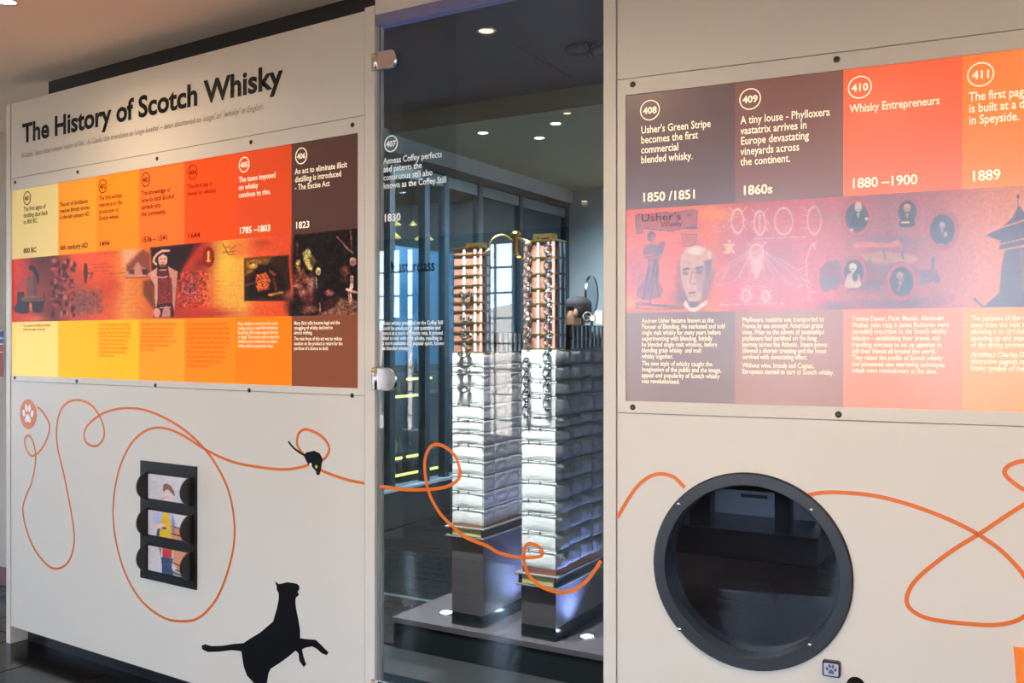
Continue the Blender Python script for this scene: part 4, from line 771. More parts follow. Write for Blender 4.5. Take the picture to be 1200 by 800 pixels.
# outside, seen mirrored in the glass
og = bmesh.new(); nx = 60
def outp(u, off, z): return B.p(u, z, off)
rg = np.random.default_rng(4); vs = {}
for i in range(nx+1):
    for j in range(20):
        u = -260+i*8; off = 8+j*j*0.9
        hgt = 30*math.exp(-((u+150)/55)**2)*max(0, (j-12)/7.0) + 14*math.exp(-((u+40)/60)**2)*max(0, (j-12)/7.0)
        vs[i, j] = og.verts.new(outp(u, off, -7+hgt+0.4*math.sin(i*1.7+j)))
for i in range(nx):
    for j in range(19): og.faces.new((vs[i, j], vs[i+1, j], vs[i+1, j+1], vs[i, j+1]))
for f_ in og.faces: f_.material_index = 1 if (f_.calc_center_median().xy - B.o).dot(B.n) < 115 else 0
tag(obj('hills', og, [mat('hillside', col(112, 98, 84), rough=0.9, noise=(0.1, 0.3, (1, 1, 1))), mat('bounce_ground', col(196, 190, 180), rough=0.9)]), kind='structure')  # near ground made pale to bounce light up to the ceiling

# ================================================================== recessed downlights
dl_glow = mat('lamp_warm', (1, 0.75, 0.45, 1), emit=14, emit_col=(1, 0.76, 0.48, 1)); dl_cool = mat('lamp_cool', (0.8, 0.86, 1, 1), emit=22, emit_col=(0.74, 0.82, 1, 1))
def downlight(name, x, y, z, r, glow, label, energy, color, up=False, target=None, spot=165, group=None, blend=0.8, emit=True):
    e = empty(name, (x, y, z), label=label, cat='light', group=group); s = 1 if up else -1
    bm = bmesh.new(); lathe(bm, [(r*0.74, 0.0005*s), (r*0.78, 0.003*s), (r*0.82, 0.005*s), (r, 0.003*s), (r, -0.001*s)], (x, y, z), Vector((0, 0, 1)), 28); obj('trim_ring', bm, steel, e, True)
    bm = bmesh.new(); lathe(bm, [(0, 0.0015*s), (r*0.5, 0.0015*s), (r*0.75, 0.001*s)], (x, y, z), Vector((0, 0, 1)), 20); obj('lamp', bm, glow, e)
    if energy: add_light(name+'_beam', 'SPOT', (x, y, z+0.02*s), energy, color, r*0.6, target or (x, y, z+s), spot, blend)
    return e
warm = (1, 0.72, 0.45)
p1 = (-1.92, 3.56)
downlight('ceiling_downlight', p1[0], p1[1], CEILZ, 0.045, dl_glow, 'warm round ceiling light above the left wall, at the top left corner', 22, warm)
for x, y in ((-3.9, 2.2), (-0.5, 1.9), (-2.4, 1.0), (0.9, 0.9), (-4.6, -0.2), (-1.0, -0.6), (-0.2, 0.4), (1.9, 0.6)):  # unseen lamps added to warm the room light
    downlight('ceiling_downlight', x, y, CEILZ, 0.045, dl_glow, 'warm round ceiling light out of view above the visitors', 34, warm, group='ceiling lights over the visitors')

# ================================================================== glass door
d1 = empty('door_1', B.p(0.45, 0, 0), kind='structure')
du0, du1 = B.uv(441.6, 400)[0], B.uv(708.5, 400)[0]
slab('glass_pane', [[(du0, 0.012), (du1, 0.012), (du1, 2.63), (du0, 2.63)]], B, 0.0, -0.010, glass_mat('door_glass', (0.82, 0.86, 0.86, 1), 0.046), d1)
wall_run('edge_strip', B, B.uv(442.6, 400)[0], B.uv(444.4, 400)[0], 0.0, 2.63, -0.018, -0.010, mat('edge_grey', col(150, 142, 136), rough=0.3), d1)
wall_run('head_channel', B, du0, du1, 2.615, 2.652, -0.04, 0.004, mat('lilac_channel', col(128, 126, 160), rough=0.35, metal=0.3), d1)
wall_run('head_trim', B, 0.0, B.len, 2.652, 2.72, -0.10, 0.006, cream, d1)
wall_run('threshold', B, 0.0, B.len, -0.005, 0.008, -0.06, 0.02, steel, d1)
for (yt, yb, solid) in ((60.5, 82, 1), (430.5, 457.5, 0), (797, 824, 1)):
    u0, z1 = B.uv(437.5, yt); u1, z0 = B.uv(466.5, yb); zt_ = z1; zc = (z0+z1)/2; r = (zt_-z0)/2
    z0 = B.uv(452, yb)[1]; z1 = B.uv(452, yt)[1]; r = (z1-z0)/2; zc = (z0+z1)/2
    lp = [(u0, z0), (u1-r*.75, z0)] + [(u1-r*.75+r*.75*math.sin(PI*k_/12), zc-r*math.cos(PI*k_/12)) for k_ in range(1, 12)] + [(u1-r*.75, z1), (u0, z1)]
    bm = slab_bm([lp], B, 0.014, 0.0005); bmesh.ops.recalc_face_normals(bm, faces=bm.faces)
    es = [e for e in bm.edges if len(e.link_faces) == 2 and e.calc_face_angle(0) > 1.2]
    bmesh.ops.bevel(bm, geom=es, offset=0.0035, segments=3, affect='EDGES', profile=0.6)
    hp = obj('hinge_plate', bm, chrome, d1, False)
    bm = bmesh.new(); tube(bm, [B.p(u0+0.022, z0+0.004, 0.013), B.p(u0+0.022, z1-0.004, 0.013)], 0.006, 12); obj('barrel', bm, chrome, hp, True)
    bm = bmesh.new(); lathe(bm, [(0, .004), (.006, .003), (.008, 0)], B.p(u0+0.008, z1-0.012, 0.014), Vector((B.n.x, B.n.y, 0)), 12); obj('screw', bm, brass, hp, True)
gt = mat('glowing_vinyl', col(226, 230, 226), rough=0.5, emit=0.12)  # vinyl given a faint glow of its own
bu_, bz_ = B.uv(458.4, 168.4); rr_ = 9.9/F*B.p(bu_, 0).y
slab('number_ring', [circ(bu_, bz_, rr_, 40), circ(bu_, bz_, rr_*0.86, 40)], B, 0.0012, 0.0004, gt, d1)
text('number', '407', 458.4, 168, 0, 9.4, None, B, gt, off=0.001, bold=0.03, parent=d1, center=True, uz=(bu_, bz_-rr_*0.33))
text('heading', ['Aeneas Coffey perfects', 'and patents the', 'continuous still also', 'known as the Coffey Still'], 449.4, 192.4, 9.65, 10.4, 523, B, gt, off=0.001, bold=0.012, parent=d1)
text('date', '1830', 449.2, 259.8, 0, 12.4, 469.6, B, gt, off=0.001, bold=0.025, parent=d1)
text('body_text', ['Grain whisky produced on the Coffey Still', 'could be produced in vast quantities and', 'hence at a more economic rate. It proved', 'ideal to mix with malt whisky, resulting in', 'a more palatable and popular spirit, known', 'as blended whisky.'], 448.6, 380.6, 5.85, 6.4, 520.5, B, gt, off=0.001, bold=0.012, parent=d1)

# ================================================================== the room behind the glass
O = Vector((0, 0))
def fr2(a, b, z=0): q = T*a + N*b; return Vector((q.x, q.y, z))
def boxab(bm, a0, a1, b0, b1, z0, z1, bev=0): box_fr(bm, O, T, N, a0, a1, b0, b1, z0, z1, bev)
def bx(name, a0, a1, b0, b1, z0, z1, m, parent=None, bev=0, kind=None):
    bm = bmesh.new(); boxab(bm, a0, a1, b0, b1, z0, z1, bev); o = obj(name, bm, m, parent)
    if kind: tag(o, kind=kind)
    return o
AL, AR, BB = -7.6, 4.6, 9.35
dark_p = MATS['dark_paint']
in_floor = bx('floor_inner', AL, AR, 2.72, BB+0.1, -0.2, -0.012, mat('inner_floor_base', col(12, 13, 14), rough=0.8), kind='structure')
bx('ceiling_inner', AL, AR, 2.75, 6.04, 3.32, 3.44, mat('inner_ceiling_dark', col(78, 76, 76), rough=0.9), kind='structure')
bx('ceiling_far', AL, AR, 6.04, BB+0.1, 3.17, 3.44, mat('inner_ceiling_olive', col(150, 140, 112), rough=0.85), kind='structure')
bx('wall_far', AL, AR, BB, BB+0.1, 0, 3.3, mat('far_wall_grey', col(156, 166, 174), rough=0.85), kind='structure')
bx('wall_bar', AL-0.1, AL, 3.5, BB, 0, 3.4, dark_p, kind='structure')
# right end wall of that room, with three tall windows that light its floor
class SegN(Seg): pass
rs = Seg(Vector((0, 1)), Vector((1, 1))); q0 = fr2(AR, 2.72); rs.o = Vector((q0.x, q0.y)); rs.t = N.copy(); rs.n = -T
rw_h = [[(b0, 1.0), (b0+1.2, 1.0), (b0+1.2, 2.8), (b0, 2.8)] for b0 in (0.5, 2.2, 3.9, 5.4)]
tag(slab('wall_inner_right', [[(0, 0), (BB-2.72, 0), (BB-2.72, 3.4), (0, 3.4)]] + rw_h, rs, 0, -0.2, dark_p), kind='structure')
for i, h in enumerate(rw_h):
    we = empty('window_%d' % (20+i), rs.p(h[0][0], 1, 0), kind='structure')
    slab('window_frame', [h, [(h[0][0]+.04, 1.04), (h[1][0]-.04, 1.04), (h[1][0]-.04, 2.76), (h[0][0]+.04, 2.76)]], rs, -0.08, -0.14, frame_m, we)
    for zz in (1.6, 2.2): wall_run('glazing_bar', rs, h[0][0], h[1][0], zz-.015, zz+.015, -0.12, -0.09, frame_m, we)
    slab('glass_pane', [h], rs, -0.10, -0.106, wglass, we)
# planks: two areas the photo shows
plk = mat('dark_floor_plank', col(38, 31, 28), rough=0.26, noise=(5, 0.5, (1.5, 12, 1)), bump=(8, 0.10, (1.5, 14, 1)), spec=0.3)
pw_ = 0.125; pl_ = 1.25
tb = bmesh.new(); boxab(tb, 0.0015, pl_-0.0015, 0.0015, pw_-0.0015, -0.012, 0, 0.0012); pme = bpy.data.meshes.new('plank'); bmesh.ops.recalc_face_normals(tb, faces=tb.faces); tb.to_mesh(pme); tb.free(); pme.materials.append(plk)
rp_ = random.Random(2); n_pl = 0
for j in range(31):
    b0 = 3.735+j*pw_
    zones = [(-4.55, -2.835), (-1.65, 0.9)] if b0 < 4.55 else [(-4.55, 0.9)]
    for lo, hi in zones:
        for i in range(-2, 6):
            a0 = -4.6 + i*pl_ + (j*0.43 % 1)*pl_; a1 = min(a0+pl_, hi); a0 = max(a0, lo)
            if a1-a0 < 0.12: continue
            o = bpy.data.objects.new('plank', pme); C.objects.link(o); o.location = fr2(a0, b0, rp_.uniform(-0.001, 0.001)); o.scale = (1, 1, 1); o.parent = in_floor
            if a1-a0 < pl_-0.01:
                me_ = pme.copy(); 
                for v_ in me_.vertices:
                    la = v_.co.x*T.x+v_.co.y*T.y; v_.co.x += T.x*la*((a1-a0)/pl_-1); v_.co.y += T.y*la*((a1-a0)/pl_-1)
                o.data = me_
# glazed bar partition along the left
pa = -4.66
wp = empty('wall_partition', fr2(pa, 6), kind='structure')
blackm = mat('black_metal', col(14, 15, 17), rough=0.4)
bx('top_rail', pa-0.03, pa+0.03, 4.3, BB-0.05, 2.965, 3.02, blackm, wp)
bx('reflected_band', pa-0.02, pa+0.02, 4.3, BB-0.08, 2.86, 2.955, mat('reflected_band_grey', col(84, 96, 102), rough=0.4), wp)  # pale strip standing in for the reflection below the top rail
bx('bulkhead', pa-0.06, pa+0.04, 4.3, BB, 3.03, 3.2, mat('bulkhead_grey', col(128, 128, 128), rough=0.8), wp)
bx('kerb', pa-0.1, pa+0.06, 4.3, BB-0.05, 0, 0.29, mat('kerb_dark', col(34, 36, 40), rough=0.3), wp)
bx('kerb_cap', pa-0.1, pa+0.07, 4.3, BB-0.05, 0.29, 0.31, mat('kerb_light', col(170, 178, 188), rough=0.3), wp)
def bpart(px): r = (px-600)/F; Z = 4.66/(0.5-0.866*r); return 0.5*r*Z+0.866*Z
posts = [bpart(x) for x in (456, 497, 520, 560, 608, 662)]
for b_ in posts: bx('post', pa-0.035, pa+0.035, b_-0.035, b_+0.035, 0.31, 2.965, mat('post_teal', col(28, 42, 52), rough=0.4), wp)
pgm = glass_mat('bar_glass', (0.66, 0.80, 0.86, 1), 0.08)
bs = [4.35]+posts
for b0, b1 in zip(bs, bs[1:]): bx('glass_pane', pa-0.005, pa+0.005, b0+0.036, b1-0.036, 0.31, 2.86, pgm, wp)
# bar shelving with lit edges
led = mat('yellow_led', (1, 0.8, 0.25, 1), emit=4.0, emit_col=(1, 0.56, 0.12, 1))
sh = empty('bar_shelving', fr2(-5.1, 6.5), label='dark bar shelving with yellow lit shelf edges behind the partition glass', cat='shelves')
bx('back_board', -5.52, -5.48, 4.6, 8.3, 0.1, 1.6, blackm, sh)
bx('backdrop_board', -5.50, -5.47, 4.6, 9.0, 1.27, 2.42, mat('blue_backdrop', col(92, 142, 176), rough=0.6), sh)  # added backdrop standing in for the blue glow behind the lettering
bx('board_upright', -5.47, -5.44, 6.93, 6.99, 1.27, 2.42, blackm, sh)
for b_ in (5.6, 6.6, 7.6):  # unseen spots added to light the blue board
    q = fr2(-4.95, b_, 3.10); downlight('ceiling_spot', q.x, q.y, 3.17, 0.04, dl_cool, 'ceiling spot over the bar shelving, hidden by the top rail of the glass partition', 130, (0.8, 0.92, 1), target=fr2(-5.48, b_, 1.7), spot=100, group='hidden spots over the bar')
for z_, b0, b1 in ((0.33, 4.6, 8.1), (0.50, 4.6, 7.7), (1.02, 4.6, 7.8), (1.20, 5.9, 8.2)):
    bx('shelf', -5.48, -5.02, b0, b1, z_-0.02, z_, blackm, sh)
def seg_b(px, a_): r = (px-600)/F; Z = -a_/(0.5-0.866*r); return 0.5*r*Z+0.866*Z
for z_, segs in ((0.325, ((441, 448), (452, 516))), (0.475, ((441, 447), (451, 455), (459, 471), (478, 492))), (0.62, ((440, 447), (451, 456))), (1.02, ((440, 447), (452, 494))), (1.17, ((478, 493), (496, 506)))):
    for x0_, x1_ in segs: bx('light_strip', -5.03, -5.005, seg_b(x0_, -5.01), seg_b(x1_, -5.01), z_-0.018, z_+0.004, led, sh)
bot = [mat('bottle_amber', col(150, 84, 18), rough=0.15), mat('bottle_green', col(30, 48, 36), rough=0.15), mat('bottle_gold', col(196, 160, 60), rough=0.2)]
def bottle(a_, b_, z_, h, m, lab):
    bm = bmesh.new(); r = h*0.16; q = fr2(a_, b_, z_); lathe(bm, [(0, 0), (r, 0), (r, h*.58), (r*.85, h*.68), (r*.34, h*.8), (r*.32, h), (0, h)], q, Vector((0, 0, 1)), 12)
    return tag(obj('bottle', bm, m, None, True), lab, 'bottle', 'bottles on the lit bar shelves')
for z_, xs in ((0.332, (457, 463, 469, 485, 489, 500, 504)), (0.502, (463, 468, 483)), (1.022, (459, 466, 474, 482, 489)), (1.202, (480, 487, 499))):
    for i, x in enumerate(xs): bottle(-5.12, seg_b(x, -5.12), z_, 0.10 if z_ < .4 else 0.14, bot[(i+int(z_*10)) % 3], '%s bottle, %s from the left on the %s lit bar shelf' % (('amber', 'green', 'gold')[(i+int(z_*10)) % 3], ('first', 'second', 'third', 'fourth', 'fifth', 'sixth', 'seventh')[i], {0.332: 'lowest', 0.502: 'second lowest', 1.022: 'third lowest', 1.202: 'highest'}[z_]))
# amber pendant lamps over the bar
amber = mat('amber_glass', (0.62, 0.33, 0.06, 1), rough=0.25, emit=1.6, emit_col=(1, 0.42, 0.06, 1))
for x, y, w_, Zd, lab in ((497, 281, 11, 8.7, 'wide amber cone pendant lamp, lowest in the row above the bar'), (461, 279, 9, 8.2, 'amber pendant lamp just below the date 1830 on the door'), (462, 264, 8, 9.2, 'amber pendant lamp half hidden by the date 1830'), (484, 264, 5, 9.6, 'small reddish pendant lamp right of the date 1830'), (517, 265, 3, 9.4, 'tiny amber pendant lamp, rightmost above the bar')):
    q = at(x, y, Zd); e = empty('pendant_lamp', q, label=lab, cat='lamp', group='pendant lamps over the bar'); r = w_/F*Zd
    bm = bmesh.new(); lathe(bm, [(r, 0), (r*.97, r*.12), (r*.6, r*.45), (r*.25, r*.8), (r*.12, r*1.1), (r*.1, r*1.1), (r*.2, r*.75), (r*.55, r*.4), (r*.9, r*.02)], q, Vector((0, 0, 1)), 20); obj('shade', bm, amber, e, True)
    bm = bmesh.new(); lathe(bm, [(0, -r*.02), (r*.16, r*.02), (r*.2, r*.2), (0, r*.42)], q, Vector((0, 0, 1)), 10); obj('bulb', bm, dl_glow, e, True)
    bm = bmesh.new(); tube(bm, [q+Vector((0, 0, r*1.05)), Vector((q.x, q.y, 3.17))], 0.004, 6); obj('cord', bm, brass, e)
# frameless glass screen with lettering
sb = 4.36; ms = Seg(PB, PC); q0 = fr2(-3.42, sb); ms.o = Vector((q0.x, q0.y)); ms.t = T.copy(); ms.n = -N
gs = empty('glass_screen', fr2(-3.15, sb), label='frameless clear glass screen bearing the dark word Masterclass', cat='screen')
bx('glass_pane', -3.42, -2.88, sb-0.006, sb+0.006, 0.03, 3.34, glass_mat('screen_glass', (0.86, 0.93, 0.96, 1), 0.05), gs)
bx('foot_channel', -3.42, -2.88, sb-0.02, sb+0.02, 0.0, 0.035, steel, gs)
text('lettering', 'Masterclass', 458.5, 319.5, 0, 19.5, 510, ms, black_v, off=0.008, bold=0.012, parent=gs)
# dais
ds = empty('display_dais', fr2(-2.2, 4.1), label='low dark grey display platform under the two stills', cat='platform')
bx('deck', -2.83, -1.66, 3.72, 4.55, 0.115, 0.14, mat('dais_grey', col(84, 78, 80), rough=0.22, noise=(3, 0.08, (1, 1, 1))), ds)
bx('front_face', -2.825, -1.665, 3.725, 4.545, -0.01, 0.115, mat('dais_face', col(24, 30, 32), rough=0.15), ds)
# black tiles in front of it
g2 = mat('inner_black_tile', col(15, 20, 22), rough=0.15, noise=(3, 0.3, (1, 1, 1)), spec=0.2)
for i in range(8):
    for j in range(3):
        if j == 2 and -2.95 < -4.2+i*0.42 < -1.6: continue
        bx('tile', -4.2+i*0.42+.0015, -4.2+(i+1)*0.42-.0015, 2.74+j*0.33+.0015, 2.74+(j+1)*0.33-.0015, -0.012, 0.0, g2, in_floor)

# ================================================================== the two still columns on their plinths
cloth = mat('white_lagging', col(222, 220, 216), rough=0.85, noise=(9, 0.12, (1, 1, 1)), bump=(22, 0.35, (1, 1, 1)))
shade_cloth = mat('shaded_lagging', col(104, 102, 102), rough=0.8, noise=(9, 0.35, (1, 1, 1)), bump=(22, 0.3, (1, 1, 1)))  # darker copy of the white lagging, shade put into its colour
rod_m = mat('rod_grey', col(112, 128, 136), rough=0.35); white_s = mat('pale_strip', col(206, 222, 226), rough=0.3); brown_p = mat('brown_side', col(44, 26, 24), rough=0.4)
plm = mat('plinth_grey', col(78, 72, 72), rough=0.4, noise=(5, 0.2, (1, 1, 14)), bump=(5, 0.08, (1, 1, 9)))
plb = mat('plinth_base', col(26, 32, 34), rough=0.15); trm = mat('tray_metal', col(150, 148, 138), rough=0.4, metal=0.5); trd = mat('tray_dark', col(66, 66, 66), rough=0.4, metal=0.5); lace_m = mat('lacing_dark', col(44, 48, 50), rough=0.5, metal=0.4)
brown_band = mat('copper_band', col(122, 78, 62), rough=0.5)
def pad_mesh(name, nx, ny, bul, seed, m):
    r = np.random.default_rng(seed); bm = bmesh.new(); g = {}
    for i in range(nx+1):
        for j in range(ny+1):
            x, z = i/nx, j/ny; e = (max(0.0, 1-abs(2*x-1)**2.2)*max(0.0, 1-abs(2*z-1)**3))**0.5
            g[i, j] = bm.verts.new((x, -bul*e*(1+0.25*r.normal()*0.5), z))
    for i in range(nx):
        for j in range(ny): bm.faces.new((g[i, j], g[i+1, j], g[i+1, j+1], g[i, j+1]))
    me = bpy.data.meshes.new(name); bm.to_mesh(me); bm.free(); me.materials.append(m)
    for f in me.polygons: f.use_smooth = True
    return me
fpad = [pad_mesh('insulation_pad', 12, 6, 0.006, s, cloth) for s in (1, 2, 3)]; spad = [pad_mesh('insulation_pad', 7, 7, 0.028, s, shade_cloth) for s in (4, 5, 6)]; lpad = [pad_mesh('insulation_pad', 7, 7, 0.006, s, mat('half_shaded_lagging', col(176, 172, 172), rough=0.85, noise=(9, 0.2, (1, 1, 1)), bump=(22, 0.3, (1, 1, 1)))) for s in (14, 15, 16)]  # side pads are the same lagging with shade put into the tone
def place(me, name, parent, p0, ex, ey, ez):
    o = bpy.data.objects.new(name, me); C.objects.link(o); M = Matrix.Identity(4)
    for i, v_ in enumerate((ex, ey, ez)): M.col[i][:3] = v_
    M.col[3][:3] = p0; o.parent = parent; o.matrix_parent_inverse = Matrix.Translation(-Vector(parent.location)); o.matrix_basis = M; return o
T3, N3 = Vector((T.x, T.y, 0)), Vector((N.x, N.y, 0)); Z3 = Vector((0, 0, 1))
# a chrome clamp: a C of rod with two domed nuts, in the front plane
def clamp_mesh(horizontal=False):
    bm = bmesh.new(); pts = []
    for k_ in range(11):
        t = math.radians(-70+k_*32-90+0); pts.append(Vector((0.010*math.cos(t*0.6+0.4), -0.008, 0.017*math.sin(t*0.6+0.4))))
    pts = [Vector((0.006-0.012*math.sin(PI*k_/8), -0.012, 0.018*math.cos(PI*k_/8))) for k_ in range(9)]
    if horizontal: pts = [Vector((p.z, p.y, p.x)) for p in pts]
    tube(bm, pts, 0.0035, 8)
    for s in (-1, 1):
        c = Vector((0.006, 0, 0.016*s)); c = Vector((c.z, 0, c.x)) if horizontal else c
        lathe(bm, [(0.011, 0), (0.011, 0.006), (0.0075, 0.013), (0, 0.016)], c, Vector((0, -1, 0)), 12)
    me = bpy.data.meshes.new('clamp'); bmesh.ops.recalc_face_normals(bm, faces=bm.faces); bm.to_mesh(me); bm.free(); me.materials.append(chrome)
    for f in me.polygons: f.use_smooth = True
    return me
cv, ch = clamp_mesh(), clamp_mesh(True)
def still(label, ca, cb, wd, zpl, ztray, rows, tiers, depth, cols, hor, lagclamps, gold, strips, side_mesh, plabel, zrack):
    c = fr2(ca, cb, 0); Zc_ = c.y; zy = lambda y: EYE+(400-y)/F*Zc_
    ao = lambda px: ((px-600)/F*Zc_-c.x)/(T.x-(px-600)/F*T.y)      # along the front face from the corner
    pe = empty('display_plinth', fr2(ca-wd/2, cb+depth/2, 0.14), label=plabel, cat='plinth')
    bx('base', ca-wd, ca, cb, cb+depth, 0.1405, 0.20, plb, pe); bx('body', ca-wd+0.0008, ca-0.0008, cb+0.0008, cb+depth, 0.20, zpl, plm, pe)
    e = empty('still_column', fr2(ca-wd/2, cb+depth/2, zpl), label=label, cat='still')
    zt0, zt1 = zpl+0.001, ztray
    bx('tray_flange', ca-wd-0.028, ca+0.012, cb-0.02, cb+depth, zt0, zt0+0.006, trm, e, 0.001); bx('tray_flange', ca-wd-0.028, ca+0.012, cb-0.02, cb+depth, zt1-0.006, zt1, trm, e, 0.001)
    bx('tray_web', ca-wd-0.012, ca, cb-0.006, cb+depth, zt0+0.006, zt1-0.006, trd, e); bx('tray_block', ca-wd+0.012, ca-0.006, cb-0.014, cb-0.006, zt0+0.010, zt1-0.010, mat('gold_block', col(178, 168, 112), rough=0.5), e)
    zr = [zy(y) for y in rows]; bx('copper_base', ca-wd+0.004, ca-0.004, cb+0.004, cb+depth, zt1, zr[-1], brown_band, e)
    bx('lagged_core', ca-wd+0.006, ca-0.006, cb+0.006, cb+depth, zr[-1], zr[0], mat('core_grey', col(96, 92, 90), rough=0.9), e)
    for i in range(len(zr)-1):
        h = zr[i]-zr[i+1]
        place(fpad[i % 3], 'insulation_pad', e, fr2(ca-wd, cb+0.004, zr[i+1]), T3*wd, N3*0.9, Z3*h)
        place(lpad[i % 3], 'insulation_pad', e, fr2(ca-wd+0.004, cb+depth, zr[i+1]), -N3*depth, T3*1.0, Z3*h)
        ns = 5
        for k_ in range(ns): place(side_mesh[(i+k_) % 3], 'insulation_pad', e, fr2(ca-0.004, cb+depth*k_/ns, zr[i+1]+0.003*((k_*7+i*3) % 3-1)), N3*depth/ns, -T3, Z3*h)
        if i:
            bm = bmesh.new(); n_ = 9; rr2 = random.Random(i*3+len(rows))
            ln = [fr2(ca-wd+wd*k_/n_, cb-0.003, zr[i]-0.004*math.sin(PI*k_/n_)+rr2.uniform(-.0015, .0015)) for k_ in range(n_+1)]
            tube(bm, ln, 0.0019, 5)
            for k_ in (2, 5): tube(bm, [ln[k_]+Vector((0, 0, .006)), ln[k_]-N3*0.004, ln[k_]-Vector((0, 0, .010))], 0.0028, 5)
            obj('lacing_wire', bm, lace_m, e)
            bm = bmesh.new(); tube(bm, [fr2(ca+0.004, cb+depth*k_/8, zr[i]+rr2.uniform(-.003, .003)) for k_ in range(9)], 0.0016, 5); obj('lacing_wire', bm, lace_m, e)
    # copper tower
    tz = [zy(y) for y in tiers]; ia = wd*0.02
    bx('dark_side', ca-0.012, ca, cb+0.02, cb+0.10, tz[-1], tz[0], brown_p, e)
    for i in range(len(tz)-1):
        bx('copper_tier', ca-wd+ia, ca-0.012, cb+0.012, cb+0.10, tz[i+1], tz[i], copper, e, 0.002)
        bx('flange', ca-wd, ca-0.004, cb+0.006, cb+0.104, tz[i+1]-0.0045, tz[i+1]+0.0045, brass, e, 0.001)
        for px in strips: bx('pale_strip', ca+ao(px)-0.006, ca+ao(px)+0.006, cb+0.004, cb+0.013, tz[i+1]+0.006, tz[i]-0.006, white_s, e)
        bx('corner_post', ca-0.022, ca-0.010, cb+0.004, cb+0.016, tz[i+1]+0.0045, tz[i]-0.0045, mat('rose_copper', col(214, 146, 128), rough=0.4), e)
        for q in (0.035, 0.075): bx('side_strip', ca-0.0005, ca+0.004, cb+q, cb+q+0.014, tz[i+1]+0.006, tz[i]-0.006, rod_m, e)
        if not hor:
            for px in cols:
                place(cv, 'clamp', e, fr2(ca+ao(px), cb+0.003, (tz[i]+tz[i+1])/2+(0.006 if px == cols[0] else -0.002)), T3*1.45, N3, Z3*1.4)
    bx('cap', ca-wd, ca, cb, cb+0.105, tz[0], tz[0]+0.008, brass, e, 0.002)
    gx0, gx1, gz0, gz1 = gold
    bm = bmesh.new(); a0, a1 = ca+ao(gx0), ca+ao(gx1); z0, z1 = tz[0]+0.008, zy(gz0)
    boxab(bm, a0, a1, cb+0.02, cb+0.07, z1-0.014, z1, 0.002); boxab(bm, a0, a0+0.018, cb+0.02, cb+0.07, z0, z1-0.012, 0.001); boxab(bm, a1-0.018, a1, cb+0.02, cb+0.07, z0, z1-0.012, 0.001)
    obj('brass_bridge', bm, brass, e)
    if hor:
        for y in hor: place(ch, 'clamp', e, fr2(ca+ao(547), cb-0.001, zy(y)), T3*1.4, N3, Z3*1.3)
    for px, y in lagclamps: place(ch if hor else cv, 'clamp', e, fr2(ca+ao(px), cb-0.010, zy(y)), T3*1.4, N3, Z3*(1.2 if hor else 1.4))
    # low rack with pale rods behind the tower
    zr0 = zr[0]; bx('rack', ca-wd+0.01, ca-0.006, cb+0.15, cb+depth, zr0, zrack, brown_p, e)
    for k_ in range(10): bx('rod', ca-0.006, ca+0.004, cb+0.16+k_*0.046, cb+0.174+k_*0.046, zr0+0.008, zrack-0.004, rod_m, e)
    bx('rack_rail', ca-wd+0.006, ca+0.002, cb+0.15, cb+depth, zr0+(zrack-zr0)*0.42, zr0+(zrack-zr0)*0.52, brown_p, e)
    return e, zy, ao, tz
s1, zy1, ao1, tz1 = still('shorter copper and white lagged still column, left of the two behind the door', -2.338, 3.776, 0.177, 0.5635, 0.614,
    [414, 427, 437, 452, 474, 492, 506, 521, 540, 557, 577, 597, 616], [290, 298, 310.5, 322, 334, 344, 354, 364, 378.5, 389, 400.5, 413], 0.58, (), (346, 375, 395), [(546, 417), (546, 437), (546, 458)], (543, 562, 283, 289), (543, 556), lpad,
    'grey plinth, left of the two, carrying the shorter still', 1.545)
s2, zy2, ao2, tz2 = still('taller copper and white lagged still column, right of the two, with two rows of chrome clamps', -1.95, 3.776, 0.180, 0.380, 0.437,
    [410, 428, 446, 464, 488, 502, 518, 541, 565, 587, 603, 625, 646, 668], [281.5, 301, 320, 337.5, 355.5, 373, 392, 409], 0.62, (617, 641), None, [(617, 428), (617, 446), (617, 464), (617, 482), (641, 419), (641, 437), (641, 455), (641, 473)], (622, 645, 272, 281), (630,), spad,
    'grey plinth, right of the two, carrying the taller still', 1.578)
# brass pipe and fitting joining the two towers
bp = empty('brass_pipe', at(590, 285, 4.42), label='curved brass pipe arching to an upright fitting beside the taller still', cat='pipe')
Zp = 4.42; arc = [(574, 292), (574.6, 286), (577, 281), (581.5, 277.3), (587, 275.6), (592.5, 276.6), (597, 279.3), (600, 282)]
bm = bmesh.new(); tube(bm, [at(x, y, Zp) for x, y in catmull(arc, 4)], 0.006, 10); tube(bm, [at(608, 279, Zp-0.04), at(614, 281, Zp-0.08), at(622, 284, Zp-0.115)], 0.006, 10)
tube(bm, [at(574, 292, Zp), at(568, 297, Zp+0.03), at(560, 299, Zp+0.05)], 0.006, 10); obj('pipe', bm, brass, bp, True)
q = at(604.7, 298.5, Zp-0.02); hz = (298.5-271)/F*(Zp-0.02)
bm = bmesh.new(); lathe(bm, [(0, 0), (.015, 0), (.015, hz*.84), (.024, hz*.86), (.024, hz*.93), (.018, hz*.94), (.018, hz), (0, hz)], q, Z3, 20); obj('fitting', bm, brass, bp, True)
bm = bmesh.new(); lathe(bm, [(0, -0.002), (.009, -0.002), (.011, -0.008), (0, -0.012)], at(608, 299.5, Zp-0.02), Z3, 12); obj('indicator', bm, amber, bp, True)
